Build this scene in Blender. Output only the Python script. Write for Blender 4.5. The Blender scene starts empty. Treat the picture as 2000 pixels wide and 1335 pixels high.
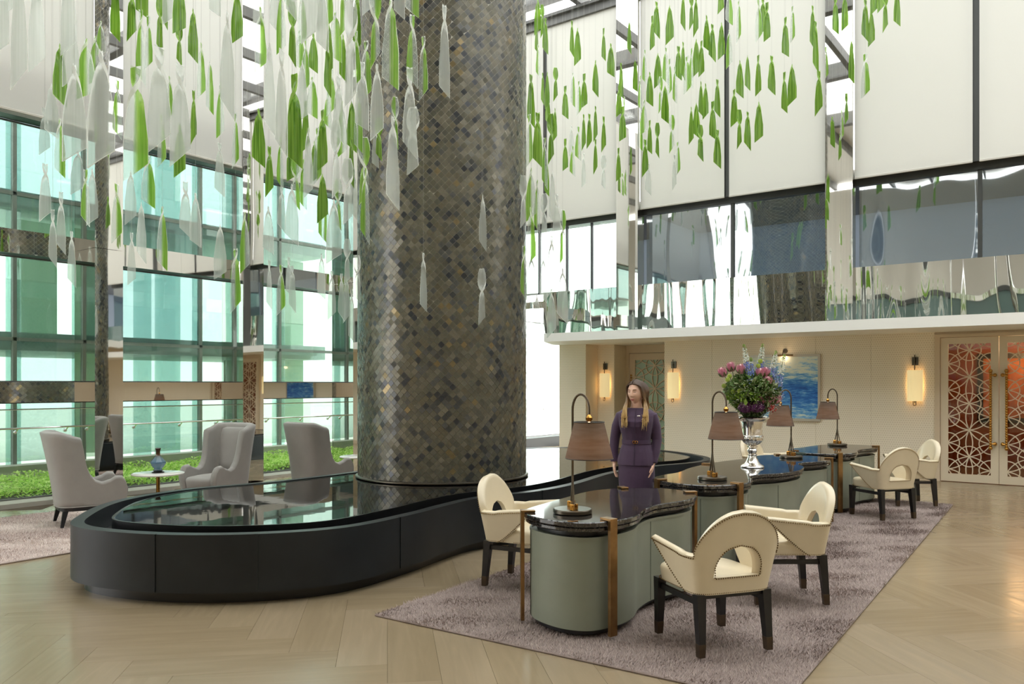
import bpy, math, random
import numpy as np
from mathutils import Vector, Matrix

random.seed(7)
rng = np.random.default_rng(11)
PI = math.pi
sc = bpy.context.scene
COL = sc.collection

# ------------------------------------------------------------------ camera
# Room axes: +x runs along the left glass wall (away, to the right), +y runs along
# the right wall (away, to the left).  The camera stands at the origin, 1.65 m up.
CA, SA = math.cos(math.radians(53.8)), math.sin(math.radians(53.8))
F = 1572.0
EYE = 1.65
HOR = 750.0
cam_d = bpy.data.cameras.new('camera')
cam = bpy.data.objects.new('camera', cam_d)
COL.objects.link(cam)
cam.location = (0, 0, EYE)
cam.rotation_euler = (math.radians(90), 0, math.radians(-53.8))
cam_d.sensor_width = 36.0
cam_d.lens = 36.0 * F / 2000.0
cam_d.shift_y = (HOR - 667.5) / 2000.0
cam_d.clip_end = 400
sc.camera = cam

def room(X, Y):                      # camera-plan metres -> room metres
    return (X * CA + Y * SA, -X * SA + Y * CA)

def at(px, py, Y):                   # a pixel at a known depth -> room point
    X = (px - 1000.0) / F * Y
    x, y = room(X, Y)
    return (x, y, EYE + (HOR - py) / F * Y)

# ------------------------------------------------------------------ world, exposure
w = bpy.data.worlds.new('overcast_sky')
sc.world = w
w.use_nodes = True
bg = w.node_tree.nodes['Background']
bg.inputs[0].default_value = (1.0, 1.0, 0.985, 1)
bg.inputs[1].default_value = 3.4
vs = sc.view_settings
vs.view_transform = 'Standard'
vs.look = 'None'
vs.gamma = 1.0
vs.use_curve_mapping = False
vs.exposure = 0.3
cy = sc.cycles
cy.use_denoising = True
cy.max_bounces = 10
cy.diffuse_bounces = 5
cy.glossy_bounces = 5
cy.transmission_bounces = 6
cy.transparent_max_bounces = 28
cy.caustics_reflective = False
cy.caustics_refractive = False
cy.sample_clamp_indirect = 6.0

# ------------------------------------------------------------------ mesh helpers
class MB:
    def __init__(s):
        s.v = []; s.f = []; s.m = []
    def add(s, vs_, fs_, mi=0):
        o = len(s.v)
        s.v.extend(vs_)
        s.f.extend(tuple(i + o for i in f) for f in fs_)
        s.m.extend([mi] * len(fs_))
        return s
    def box(s, x0, x1, y0, y1, z0, z1, mi=0):
        vs_ = [(x0, y0, z0), (x1, y0, z0), (x1, y1, z0), (x0, y1, z0),
               (x0, y0, z1), (x1, y0, z1), (x1, y1, z1), (x0, y1, z1)]
        fs_ = [(3, 2, 1, 0), (4, 5, 6, 7), (0, 1, 5, 4), (1, 2, 6, 5), (2, 3, 7, 6), (3, 0, 4, 7)]
        return s.add(vs_, fs_, mi)
    def rbox(s, x0, x1, y0, y1, z0, z1, b=0.004, mi=0):
        # box with chamfered edges
        P = []
        for zz, k in ((z0, b), (z0 + b, 0), (z1 - b, 0), (z1, b)):
            P.append([(x0 + k + b * (k == 0) * 0, y0 + k, zz), (x1 - k, y0 + k, zz), (x1 - k, y1 - k, zz), (x0 + k, y1 - k, zz)])
        vs_ = [p for r in P for p in r]
        fs_ = [(3, 2, 1, 0), (12, 13, 14, 15)]
        for r in range(3):
            for i in range(4):
                j = (i + 1) % 4
                fs_.append((r * 4 + i, r * 4 + j, r * 4 + 4 + j, r * 4 + 4 + i))
        return s.add(vs_, fs_, mi)
    def taper(s, c0, s0, c1, s1, mi=0):
        # square post from centre c0 (half sizes s0) up to c1 (half sizes s1)
        vs_ = []
        for c, h in ((c0, s0), (c1, s1)):
            vs_ += [(c[0] - h[0], c[1] - h[1], c[2]), (c[0] + h[0], c[1] - h[1], c[2]),
                    (c[0] + h[0], c[1] + h[1], c[2]), (c[0] - h[0], c[1] + h[1], c[2])]
        fs_ = [(3, 2, 1, 0), (4, 5, 6, 7), (0, 1, 5, 4), (1, 2, 6, 5), (2, 3, 7, 6), (3, 0, 4, 7)]
        return s.add(vs_, fs_, mi)
    def prism(s, poly, z0, z1, mi=0, cap=True):
        n = len(poly)
        vs_ = [(p[0], p[1], z0) for p in poly] + [(p[0], p[1], z1) for p in poly]
        fs_ = [(i, (i + 1) % n, n + (i + 1) % n, n + i) for i in range(n)]
        if cap:
            fs_ += [tuple(range(n - 1, -1, -1)), tuple(range(n, 2 * n))]
        return s.add(vs_, fs_, mi)
    def loft(s, rings, cap=True, mi=0):
        n = len(rings[0]); vs_ = [p for r in rings for p in r]; fs_ = []
        for k in range(len(rings) - 1):
            for i in range(n):
                j = (i + 1) % n
                fs_.append((k * n + i, k * n + j, (k + 1) * n + j, (k + 1) * n + i))
        if cap:
            fs_.append(tuple(range(n - 1, -1, -1)))
            fs_.append(tuple((len(rings) - 1) * n + i for i in range(n)))
        return s.add(vs_, fs_, mi)
    def lathe(s, prof, n=24, c=(0, 0, 0), mi=0, flute=None):
        rings = []
        for r, z in prof:
            ring = []
            for i in range(n):
                a = 2 * PI * i / n
                rr = r * (1 + (flute * math.cos(a * 16) if flute and r > 0.01 else 0))
                ring.append((c[0] + rr * math.cos(a), c[1] + rr * math.sin(a), c[2] + z))
            rings.append(ring)
        return s.loft(rings, True, mi)
    def tube(s, pts, r, n=8, mi=0, closed=False):
        P = [Vector(p) for p in pts]
        R = r if isinstance(r, (list, tuple)) else [r] * len(P)
        rings = []
        up = None
        for i, p in enumerate(P):
            if closed:
                d = P[(i + 1) % len(P)] - P[i - 1]
            else:
                d = P[min(i + 1, len(P) - 1)] - P[max(i - 1, 0)]
            d.normalize()
            if up is None:
                up = d.orthogonal().normalized()
            else:
                up = (up - d * up.dot(d))
                if up.length < 1e-6: up = d.orthogonal()
                up.normalize()
            b = d.cross(up)
            rings.append([tuple(p + (up * math.cos(2 * PI * k / n) + b * math.sin(2 * PI * k / n)) * R[i]) for k in range(n)])
        if closed: rings.append(rings[0])
        return s.loft(rings, not closed, mi)
    def ball(s, c, r, nu=12, nv=8, mi=0):
        if not isinstance(r, (tuple, list)): r = (r, r, r)
        vs_ = [(c[0], c[1], c[2] - r[2])]
        for j in range(1, nv):
            a = -PI / 2 + PI * j / nv
            for i in range(nu):
                b = 2 * PI * i / nu
                vs_.append((c[0] + r[0] * math.cos(a) * math.cos(b), c[1] + r[1] * math.cos(a) * math.sin(b), c[2] + r[2] * math.sin(a)))
        vs_.append((c[0], c[1], c[2] + r[2]))
        fs_ = [(0, 1 + (i + 1) % nu, 1 + i) for i in range(nu)]
        for j in range(nv - 2):
            for i in range(nu):
                a0 = 1 + j * nu; k = (i + 1) % nu
                fs_.append((a0 + i, a0 + k, a0 + nu + k, a0 + nu + i))
        t = len(vs_) - 1; a0 = 1 + (nv - 2) * nu
        fs_ += [(a0 + i, a0 + (i + 1) % nu, t) for i in range(nu)]
        return s.add(vs_, fs_, mi)
    def xf(s, M):
        s.v = [tuple(M @ Vector(p)) for p in s.v]
        return s
    def mesh(s, name, mats, smooth=40):
        me = bpy.data.meshes.new(name)
        me.from_pydata([tuple(map(float, p)) for p in s.v], [], s.f)
        for m in (mats if isinstance(mats, (list, tuple)) else [mats]):
            me.materials.append(m)
        if any(s.m):
            me.polygons.foreach_set('material_index', s.m)
        if smooth:
            me.polygons.foreach_set('use_smooth', [True] * len(s.f))
            if smooth < 180:
                me.set_sharp_from_angle(angle=math.radians(smooth))
        me.update()
        return me
    def build(s, name, mats, parent=None, smooth=40):
        o = bpy.data.objects.new(name, s.mesh(name, mats, smooth))
        COL.objects.link(o)
        if parent is not None: o.parent = parent
        return o

def tri_soup(name, V, mat, parent=None, k=3, smooth=False, midx=None):
    """V: (n,k,3) array of separate k-gons -> one mesh object"""
    V = np.asarray(V, dtype=np.float32)
    n = V.shape[0]
    me = bpy.data.meshes.new(name)
    me.vertices.add(n * k); me.loops.add(n * k); me.polygons.add(n)
    me.vertices.foreach_set('co', V.reshape(-1))
    me.loops.foreach_set('vertex_index', np.arange(n * k, dtype=np.int32))
    me.polygons.foreach_set('loop_start', np.arange(0, n * k, k, dtype=np.int32))
    me.polygons.foreach_set('loop_total', np.full(n, k, dtype=np.int32))
    for m in (mat if isinstance(mat, (list, tuple)) else [mat]): me.materials.append(m)
    if midx is not None: me.polygons.foreach_set('material_index', np.asarray(midx, dtype=np.int32))
    if smooth: me.polygons.foreach_set('use_smooth', [True] * n)
    me.update(calc_edges=True); me.validate()
    o = bpy.data.objects.new(name, me); COL.objects.link(o)
    if parent is not None: o.parent = parent
    return o

def tag(o, label=None, cat=None, group=None, kind=None):
    if label: o['label'] = label
    if cat: o['category'] = cat
    if group: o['group'] = group
    if kind: o['kind'] = kind
    return o

def thing(name, label, cat, loc=(0, 0, 0), rz=0.0, group=None):
    o = bpy.data.objects.new(name, None)
    o.empty_display_size = 0.1
    COL.objects.link(o)
    o.location = loc; o.rotation_euler = (0, 0, rz)
    return tag(o, label, cat, group)

def struct(o):
    o['kind'] = 'structure'
    return o

def dup(root, loc, rz, label=None, group=None):
    def cp(o, par):
        c = o.copy(); COL.objects.link(c); c.parent = par
        for ch in o.children: cp(ch, c)
        return c
    r = cp(root, None)
    r.location = loc; r.rotation_euler = (0, 0, rz)
    if label: r['label'] = label
    if group: r['group'] = group
    return r

def spline(pts, per=8, closed=True):
    out = []; n = len(pts)
    for i in range(n if closed else n - 1):
        p = [Vector(pts[(i + k) % n] if closed else pts[max(0, min(n - 1, i + k))]) for k in (-1, 0, 1, 2)]
        for j in range(per):
            t = j / per
            out.append(tuple(0.5 * ((2 * p[1]) + (p[2] - p[0]) * t + (2 * p[0] - 5 * p[1] + 4 * p[2] - p[3]) * t * t
                             + (-p[0] + 3 * p[1] - 3 * p[2] + p[3]) * t ** 3)))
    if not closed: out.append(tuple(pts[-1]))
    return out

def inset(poly, d):
    n = len(poly); out = []
    A = sum(poly[i][0] * poly[(i + 1) % n][1] - poly[(i + 1) % n][0] * poly[i][1] for i in range(n))
    sg = 1 if A > 0 else -1
    for i in range(n):
        a, b = poly[i - 1], poly[(i + 1) % n]
        tx, ty = b[0] - a[0], b[1] - a[1]
        L = math.hypot(tx, ty) or 1
        out.append((poly[i][0] - ty / L * d * sg, poly[i][1] + tx / L * d * sg))
    return out

def ccw(poly):
    n = len(poly)
    A = sum(poly[i][0] * poly[(i + 1) % n][1] - poly[(i + 1) % n][0] * poly[i][1] for i in range(n))
    return poly if A > 0 else poly[::-1]

def ring_prism(mb, outer, inner, z0, z1, mi=0):
    n = len(outer)
    vs_ = [(p[0], p[1], z0) for p in outer] + [(p[0], p[1], z1) for p in outer] + \
          [(p[0], p[1], z0) for p in inner] + [(p[0], p[1], z1) for p in inner]
    fs_ = []
    for i in range(n):
        j = (i + 1) % n
        fs_ += [(i, j, n + j, n + i), (n + i, n + j, 3 * n + j, 3 * n + i), (3 * n + i, 3 * n + j, 2 * n + j, 2 * n + i), (2 * n + i, 2 * n + j, j, i)]
    return mb.add(vs_, fs_, mi)

# ------------------------------------------------------------------ materials
def srgb(r, g, b):
    f = lambda c: (c / 255 / 12.92) if c / 255 <= 0.04045 else ((c / 255 + 0.055) / 1.055) ** 2.4
    return (f(r), f(g), f(b), 1)

class NT:
    def __init__(s, name):
        s.mat = bpy.data.materials.new(name); s.mat.use_nodes = True
        s.t = s.mat.node_tree; s.n = s.t.nodes; s.l = s.t.links
        s.bsdf = s.n['Principled BSDF']; s.out = s.n['Material Output']
    def new(s, typ, **kw):
        n = s.n.new(typ)
        for k, v in kw.items():
            if k in n.inputs: n.inputs[k].default_value = v
            else: setattr(n, k, v)
        return n
    def link(s, a, b): s.l.new(a, b)
    def noise(s, scale, detail=4, vec=None, stretch=None, coord='Object', rough=0.55, rot=None):
        tc = s.new('ShaderNodeTexCoord')
        src = tc.outputs[coord]
        if coord == 'Position':
            pass
        if stretch or rot:
            mp = s.new('ShaderNodeMapping')
            if stretch: mp.inputs['Scale'].default_value = stretch
            if rot: mp.inputs['Rotation'].default_value = rot
            s.link(src, mp.inputs['Vector']); src = mp.outputs[0]
        n = s.new('ShaderNodeTexNoise')
        n.inputs['Scale'].default_value = scale; n.inputs['Detail'].default_value = detail
        n.inputs['Roughness'].default_value = rough
        s.link(src, n.inputs['Vector'])
        return n
    def ramp(s, fac, stops):
        r = s.new('ShaderNodeValToRGB')
        e = r.color_ramp.elements
        while len(e) < len(stops): e.new(0.5)
        for k, (p, c) in enumerate(stops):
            e[k].position = p; e[k].color = c
        s.link(fac, r.inputs[0])
        return r
    def bump(s, h, strength=0.2, dist=0.01):
        b = s.new('ShaderNodeBump'); b.inputs['Strength'].default_value = strength; b.inputs['Distance'].default_value = dist
        s.link(h, b.inputs['Height']); s.link(b.outputs[0], s.bsdf.inputs['Normal'])
        return b

def mat(name, col, rough=0.5, metal=0.0, var=0.0, scale=8, bump=0.0, bscale=60, coat=0.0, spec=None, stretch=None, coord='Object', sheen=0.0):
    t = NT(name)
    b = t.bsdf
    b.inputs['Base Color'].default_value = col
    b.inputs['Roughness'].default_value = rough
    b.inputs['Metallic'].default_value = metal
    if spec is not None: b.inputs['Specular IOR Level'].default_value = spec
    if coat: b.inputs['Coat Weight'].default_value = coat; b.inputs['Coat Roughness'].default_value = 0.12
    if sheen: b.inputs['Sheen Weight'].default_value = sheen
    if var:
        n = t.noise(scale, stretch=stretch, coord=coord)
        lo = tuple(c * (1 - var) for c in col[:3]) + (1,)
        hi = tuple(min(1, c * (1 + var)) for c in col[:3]) + (1,)
        r = t.ramp(n.outputs[0], [(0.3, lo), (0.7, hi)])
        t.link(r.outputs[0], b.inputs['Base Color'])
    if bump:
        n = t.noise(bscale, 3, coord=coord)
        t.bump(n.outputs[0], bump, 0.004)
    return t.mat

M = {}
M['beige'] = mat('beige_plaster', srgb(230, 214, 190), 0.7, var=0.04, scale=3)
M['beige_dark'] = mat('beige_joinery', srgb(222, 204, 178), 0.5)
M['cream_paint'] = mat('cream_door_paint', srgb(234, 220, 196), 0.4)
M['white'] = mat('white_plaster', srgb(246, 245, 240), 0.6)
M['steel_grey'] = mat('grey_painted_steel', srgb(112, 112, 110), 0.5)
M['dark_frame'] = mat('dark_window_frame', srgb(74, 76, 74), 0.4, 0.3)
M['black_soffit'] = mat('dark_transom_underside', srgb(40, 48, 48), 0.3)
M['black'] = mat('black_lacquer', srgb(24, 23, 24), 0.35)
M['leg_black'] = mat('black_stained_wood', srgb(26, 25, 27), 0.35, var=0.2, scale=20)
M['bronze'] = mat('aged_brass', srgb(142, 110, 72), 0.32, 0.9, var=0.15, scale=14)
M['bronze_dark'] = mat('dark_bronze', srgb(92, 80, 66), 0.35, 0.85, var=0.12, scale=20)
M['gold'] = mat('polished_brass', srgb(190, 142, 72), 0.22, 1.0)
M['gunmetal'] = mat('gunmetal', srgb(92, 86, 76), 0.3, 0.9)
M['leather'] = mat('cream_leather', srgb(220, 206, 177), 0.3, var=0.03, scale=6, bump=0.06, bscale=140, coat=0.25)
M['nail'] = mat('brass_nailheads', srgb(120, 95, 58), 0.35, 0.9)
M['sage'] = mat('sage_green_shagreen', srgb(130, 135, 120), 0.42, var=0.06, scale=4, bump=0.05, bscale=90)
M['sage_seam'] = mat('sage_panel_joint', srgb(92, 98, 86), 0.6)
M['grey_fabric'] = mat('grey_velvet', srgb(156, 152, 147), 0.75, var=0.05, scale=5, bump=0.05, bscale=200, sheen=0.3)
M['rim'] = mat('blackened_steel', srgb(34, 38, 42), 0.42, 0.35, var=0.25, scale=2.2, bump=0.03, bscale=12)
M['basin'] = mat('black_basin', srgb(14, 15, 17), 0.3)
M['chrome'] = mat('chrome', (0.85, 0.85, 0.84, 1), 0.12, 1.0)
M['silver'] = mat('polished_silver', (0.86, 0.83, 0.78, 1), 0.10, 1.0)
M['marble'] = mat('white_marble', srgb(230, 226, 220), 0.15, var=0.06, scale=5)
M['kerb'] = mat('grey_stone_kerb', srgb(176, 172, 160), 0.7, var=0.06, scale=6)
M['wire'] = mat('thin_steel_wire', srgb(178, 178, 170), 0.4, 0.2)
M['rubber'] = mat('dark_plate', srgb(60, 66, 68), 0.5)

def mirror_mat(name, tint, rough=0.03, wav=0.0, wscale=1.0, stretch=None):
    t = NT(name)
    t.bsdf.inputs['Base Color'].default_value = tint
    t.bsdf.inputs['Metallic'].default_value = 1.0
    t.bsdf.inputs['Roughness'].default_value = rough
    if wav:
        n = t.noise(wscale, 1.0, stretch=stretch, coord='Object', rough=0.3)
        t.bump(n.outputs[0], 1.0, wav)
    return t.mat
M['mirror'] = mirror_mat('mirror_polished_steel', (0.80, 0.79, 0.76, 1), 0.02, 0.005, 0.55)
M['mirror_wavy'] = mirror_mat('wavy_mirror_steel', (0.80, 0.80, 0.77, 1), 0.02, 0.05, 1.9, (1, 1, 0.13))

def schlick(t, f0=0.04, k=0.7):
    """reflectance that is the same from both sides of a thin pane"""
    lw = t.new('ShaderNodeLayerWeight'); lw.inputs[0].default_value = 0.5
    pw = t.new('ShaderNodeMath', operation='POWER'); t.link(lw.outputs['Facing'], pw.inputs[0]); pw.inputs[1].default_value = 5.0
    ma = t.new('ShaderNodeMath', operation='MULTIPLY_ADD'); t.link(pw.outputs[0], ma.inputs[0]); ma.inputs[1].default_value = k; ma.inputs[2].default_value = f0
    return ma

def pane_mat(name, tint, refl=0.1, haze=0.0, rough=0.02, wav=0.0):
    """glass as clear tinted pane: light passes, surface reflects"""
    t = NT(name)
    t.n.remove(t.bsdf)
    tr = t.new('ShaderNodeBsdfTransparent'); tr.inputs[0].default_value = tint
    gl = t.new('ShaderNodeBsdfGlossy'); gl.inputs[0].default_value = (0.95, 0.97, 0.96, 1); gl.inputs['Roughness'].default_value = rough
    if wav:
        n = t.noise(0.9, 1.0, stretch=(1, 1, 0.4)); b = t.new('ShaderNodeBump'); b.inputs['Strength'].default_value = 1; b.inputs['Distance'].default_value = wav
        t.link(n.outputs[0], b.inputs['Height']); t.link(b.outputs[0], gl.inputs['Normal'])
    fr = schlick(t, 0.02)
    ad = t.new('ShaderNodeMath', operation='ADD'); ad.use_clamp = True
    t.link(fr.outputs[0], ad.inputs[0]); ad.inputs[1].default_value = refl
    mx = t.new('ShaderNodeMixShader')
    t.link(ad.outputs[0], mx.inputs[0]); t.link(tr.outputs[0], mx.inputs[1]); t.link(gl.outputs[0], mx.inputs[2])
    last = mx
    if haze:
        df = t.new('ShaderNodeBsdfTranslucent'); df.inputs[0].default_value = (0.9, 0.95, 0.92, 1)
        m2 = t.new('ShaderNodeMixShader'); m2.inputs[0].default_value = haze
        t.link(mx.outputs[0], m2.inputs[1]); t.link(df.outputs[0], m2.inputs[2]); last = m2
    t.link(last.outputs[0], t.out.inputs[0])
    return t.mat
M['pane'] = pane_mat('clear_green_glass', (0.86, 0.93, 0.90, 1), 0.02)
M['pane_tint'] = pane_mat('tinted_curtain_glass', (0.68, 0.745, 0.705, 1), 0.05, 0.06)
M['pane_tint2'] = pane_mat('deep_tinted_curtain_glass', (0.58, 0.66, 0.635, 1), 0.06, 0.06)
M['pane_dark'] = pane_mat('dark_reflective_glass', (0.64, 0.72, 0.76, 1), 0.26, 0.0, 0.02, 0.02)
M['pane_tint3'] = pane_mat('blue_tinted_curtain_glass', (0.50, 0.585, 0.585, 1), 0.06, 0.06)
M['pane_roof'] = pane_mat('roof_glass', (0.93, 0.94, 0.94, 1), 0.0)
M['pane_door'] = pane_mat('door_glass', (0.80, 0.78, 0.74, 1), 0.03)
M['rear_glass'] = mat('rear_dark_glass', srgb(104, 124, 120), .12)
M['frosted'] = mat('frosted_green_glass', srgb(176, 200, 180), 0.25)

# roller blind fabric: white cloth that lets some daylight through
def blind_mat(name, col, tl):
    t = NT(name); t.n.remove(t.bsdf)
    d = t.new('ShaderNodeBsdfDiffuse'); d.inputs[0].default_value = col
    tr = t.new('ShaderNodeBsdfTranslucent'); tr.inputs[0].default_value = col
    m = t.new('ShaderNodeMixShader'); m.inputs[0].default_value = tl
    t.link(d.outputs[0], m.inputs[1]); t.link(tr.outputs[0], m.inputs[2]); t.link(m.outputs[0], t.out.inputs[0])
    return t.mat
M['blind'] = blind_mat('white_blind_cloth', srgb(240, 239, 234), 0.34)
M['blind_r'] = blind_mat('white_lined_blind_cloth', srgb(238, 237, 230), 0.12)
M['hem'] = mat('blind_hem_bar', srgb(206, 202, 192), 0.5)

# black water
t = NT('still_black_water')
t.bsdf.inputs['Base Color'].default_value = (0.004, 0.005, 0.006, 1)
t.bsdf.inputs['Roughness'].default_value = 0.015
t.bsdf.inputs['IOR'].default_value = 3.4
n = t.noise(5.0, 2.0, stretch=(1, 1, 1)); t.bump(n.outputs[0], 0.03, 0.01)
M['water'] = t.mat

# dark granite
t = NT('black_granite')
n = t.noise(46, 6, stretch=(1, 3.2, 1), rough=0.7)
r = t.ramp(n.outputs[0], [(0.36, srgb(16, 16, 18)), (0.54, srgb(40, 38, 40)), (0.70, srgb(120, 114, 106))])
t.link(r.outputs[0], t.bsdf.inputs['Base Color'])
t.bsdf.inputs['Roughness'].default_value = 0.06
t.bsdf.inputs['IOR'].default_value = 1.75
M['granite'] = t.mat

# perforated wall panel (dot grid)
t = NT('dotted_wall_panel')
tc = t.new('ShaderNodeTexCoord'); sp = t.new('ShaderNodeSeparateXYZ'); t.link(tc.outputs['Object'], sp.inputs[0])
def frac_c(o, k, off=None):
    a = t.new('ShaderNodeMath', operation='MULTIPLY'); t.link(o, a.inputs[0]); a.inputs[1].default_value = k
    if off is not None:
        a2 = t.new('ShaderNodeMath', operation='ADD'); t.link(a.outputs[0], a2.inputs[0]); t.link(off, a2.inputs[1]); a = a2
    f = t.new('ShaderNodeMath', operation='FRACT'); t.link(a.outputs[0], f.inputs[0])
    s_ = t.new('ShaderNodeMath', operation='SUBTRACT'); t.link(f.outputs[0], s_.inputs[0]); s_.inputs[1].default_value = 0.5
    m_ = t.new('ShaderNodeMath', operation='MULTIPLY'); t.link(s_.outputs[0], m_.inputs[0]); t.link(s_.outputs[0], m_.inputs[1])
    return m_.outputs[0], a.outputs[0]
zq, zraw = frac_c(sp.outputs[2], 26.0)
fl = t.new('ShaderNodeMath', operation='FLOOR'); t.link(zraw, fl.inputs[0])
hf = t.new('ShaderNodeMath', operation='MULTIPLY'); t.link(fl.outputs[0], hf.inputs[0]); hf.inputs[1].default_value = 0.5
yq, _ = frac_c(sp.outputs[1], 26.0, hf.outputs[0])
ad = t.new('ShaderNodeMath', operation='ADD'); t.link(zq, ad.inputs[0]); t.link(yq, ad.inputs[1])
lt = t.new('ShaderNodeMath', operation='LESS_THAN'); t.link(ad.outputs[0], lt.inputs[0]); lt.inputs[1].default_value = 0.028
mx = t.new('ShaderNodeMix', data_type='RGBA')
t.link(lt.outputs[0], mx.inputs[0]); mx.inputs[6].default_value = srgb(247, 237, 218); mx.inputs[7].default_value = srgb(206, 190, 164)
t.link(mx.outputs[2], t.bsdf.inputs['Base Color']); t.bsdf.inputs['Roughness'].default_value = 0.65
M['dots'] = t.mat

# ================================================================== FLOOR
def wood_mat(name, col, along):
    t = NT(name)
    oi = t.new('ShaderNodeObjectInfo')
    tc = t.new('ShaderNodeTexCoord')
    mp = t.new('ShaderNodeMapping')
    mp.inputs['Scale'].default_value = (0.35, 4.0, 1) if along == 'x' else (4.0, 0.35, 1)
    t.link(tc.outputs['Object'], mp.inputs['Vector'])
    ml = t.new('ShaderNodeMath', operation='MULTIPLY'); ml.inputs[1].default_value = 37.0
    t.link(oi.outputs['Random'], ml.inputs[0])
    ad = t.new('ShaderNodeVectorMath', operation='ADD')
    t.link(mp.outputs[0], ad.inputs[0]); t.link(ml.outputs[0], ad.inputs[1])
    n1 = t.new('ShaderNodeTexNoise'); n1.inputs['Scale'].default_value = 3.2; n1.inputs['Detail'].default_value = 6; n1.inputs['Distortion'].default_value = 1.2
    t.link(ad.outputs[0], n1.inputs['Vector'])
    r = t.ramp(n1.outputs[0], [(0.30, tuple(c * 0.95 for c in col[:3]) + (1,)), (0.52, col), (0.72, tuple(min(1, c * 1.06) for c in col[:3]) + (1,))])
    t.link(r.outputs[0], t.bsdf.inputs['Base Color'])
    rr = t.ramp(n1.outputs[0], [(0.3, (0.15, 0.15, 0.15, 1)), (0.7, (0.26, 0.26, 0.26, 1))])
    t.link(rr.outputs[0], t.bsdf.inputs['Roughness'])
    t.bump(n1.outputs[0], 0.02, 0.002)
    return t.mat
tones = [srgb(148, 132, 106), srgb(145, 129, 103), srgb(150, 134, 109), srgb(143, 127, 101)]
WH = [wood_mat('oak_plank_grain_a%d' % i, c, 'x') for i, c in enumerate(tones)]
WV = [wood_mat('oak_plank_grain_b%d' % i, c, 'y') for i, c in enumerate(tones)]

FX0, FX1, FY0, FY1 = -6.0, 22.0, -8.0, 12.25
mb = MB(); mb.box(FX0, FX1, FY0, FY1, -0.10, -0.018)
floor = struct(mb.build('floor', mat('floor_joint_dark', srgb(80, 66, 50), 0.8), smooth=0))
PW, PL = 0.30, 1.20
A45 = math.radians(45)
c45, s45 = math.cos(A45), math.sin(A45)
def plank_mesh(L, W_, mats):
    out = []
    for m in mats:
        b = MB(); g = 0.0006
        b.rbox(-L / 2 + g, L / 2 - g, -W_ / 2 + g, W_ / 2 - g, -0.02, 0.0, 0.0007)
        out.append(b.mesh('plank', m, 0))
    return out
mH, mV = plank_mesh(PL, PW, WH), plank_mesh(PW, PL, WV)
planks = []
for n_ in range(-40, 40):
    for k_ in range(-130, 130):
        ox, oy = n_ * PL + k_ * PW, -n_ * PL + k_ * PW
        for typ, cx, cyy in (('H', ox + PL / 2, oy + PW / 2), ('V', ox + PL + PW / 2, oy + PW - PL / 2)):
            wx, wy = cx * c45 - cyy * s45, cx * s45 + cyy * c45
            if FX0 + .5 < wx < FX1 - .5 and FY0 + .5 < wy < FY1 - 0.65:
                Yc = wx * SA + wy * CA; Xc = wx * CA - wy * SA
                vis = Yc > 3.6 and abs(Xc / Yc * F) < 1060
                planks.append((0 if vis else 1, math.hypot(wx, wy), typ, wx, wy, cx, cyy))
planks.sort()
rest = []; rmid = []
for i, (v_, d_, typ, wx, wy, cx, cyy) in enumerate(planks):
    k = int(rng.integers(0, 4))
    if i < 300 and v_ == 0:
        o = bpy.data.objects.new('plank', (mH if typ == 'H' else mV)[k]); COL.objects.link(o)
        o.parent = floor; o.location = (wx, wy, 0); o.rotation_euler = (0, 0, A45)
    else:
        hx, hy = (PL / 2 - .0006, PW / 2 - .0006) if typ == 'H' else (PW / 2 - .0006, PL / 2 - .0006)
        rest.append([(cx - hx, cyy - hy, 0), (cx + hx, cyy - hy, 0), (cx + hx, cyy + hy, 0), (cx - hx, cyy + hy, 0)])
        rmid.append(k if typ == 'H' else 4 + k)
o = tri_soup('plank_field', rest, WH + WV, floor, k=4, midx=rmid)
o.rotation_euler = (0, 0, A45); o['kind'] = 'stuff'

# ================================================================== ROOF
roof = MB()
for x in (2, 6, 10, 14): roof.box(x - .12, x + .12, -8, 12.2, 9.62, 10.0)
roof = struct(roof.build('ceiling', M['steel_grey'], smooth=0))
for y in np.arange(-7.6, 12.3, 1.8):
    MB().box(-6, 14.4, y - .06, y + .06, 9.40, 9.62).build('roof_beam', M['steel_grey'], roof, 0)
struct(MB().box(-6.2, 1.87, -8.2, 12.2, 9.63, 9.80).build('ceiling_rear_blocker', M['white'], smooth=0))  # added unseen solid ceiling, cuts sky light from behind the camera
for i, x in enumerate((2, 6, 10)):
    for y in np.arange(-7.6, 10.6, 1.8):
        MB().box(x + .13, x + 3.87, y + .07, y + 1.73, 9.66, 9.68).build('roof_pane', M['pane_roof'], roof, 0)

# ================================================================== LEFT GLASS WALL
CW = 0.41
COLX = [0.84, 3.30, 5.76, 8.22, 10.68, 13.14]
YF, YB, YG = 11.60, 11.90, 12.18
n_trim = 0; n_win = 0
def trim(mb_, m_, smooth=0):
    global n_trim
    n_trim += 1
    return struct(mb_.build('trim_%d' % n_trim, m_, smooth=smooth))
for x in COLX:
    b = MB(); b.box(x, x + CW, YF, YG + .02, 0.0, 3.60); b.box(x, x + CW, YF, YG + .02, 3.606, 9.4)
    trim(b, M['mirror'])
BANDS = [(1.40, 1.68), (3.43, 3.755), (5.30, 6.0)]
LEV = [(0.05, 1.40), (1.68, 3.43), (3.755, 5.30), (6.0, 9.4)]
def window(x0, x1, z0, z1, y=YG):
    global n_win
    n_win += 1
    f = MB()
    f.box(x0, x1, y - .02, y + .02, z0, z0 + .018); f.box(x0, x1, y - .02, y + .02, z1 - .018, z1)
    wf = struct(f.build('window_%d' % n_win, M['steel_grey'], smooth=0))
    MB().box(x0, x1, y - .006, y + .006, z0 + .018, z1 - .018).build('pane', M['pane'] if z0 < 5.5 else M['pane_roof'], wf, 0)
    return wf
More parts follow.
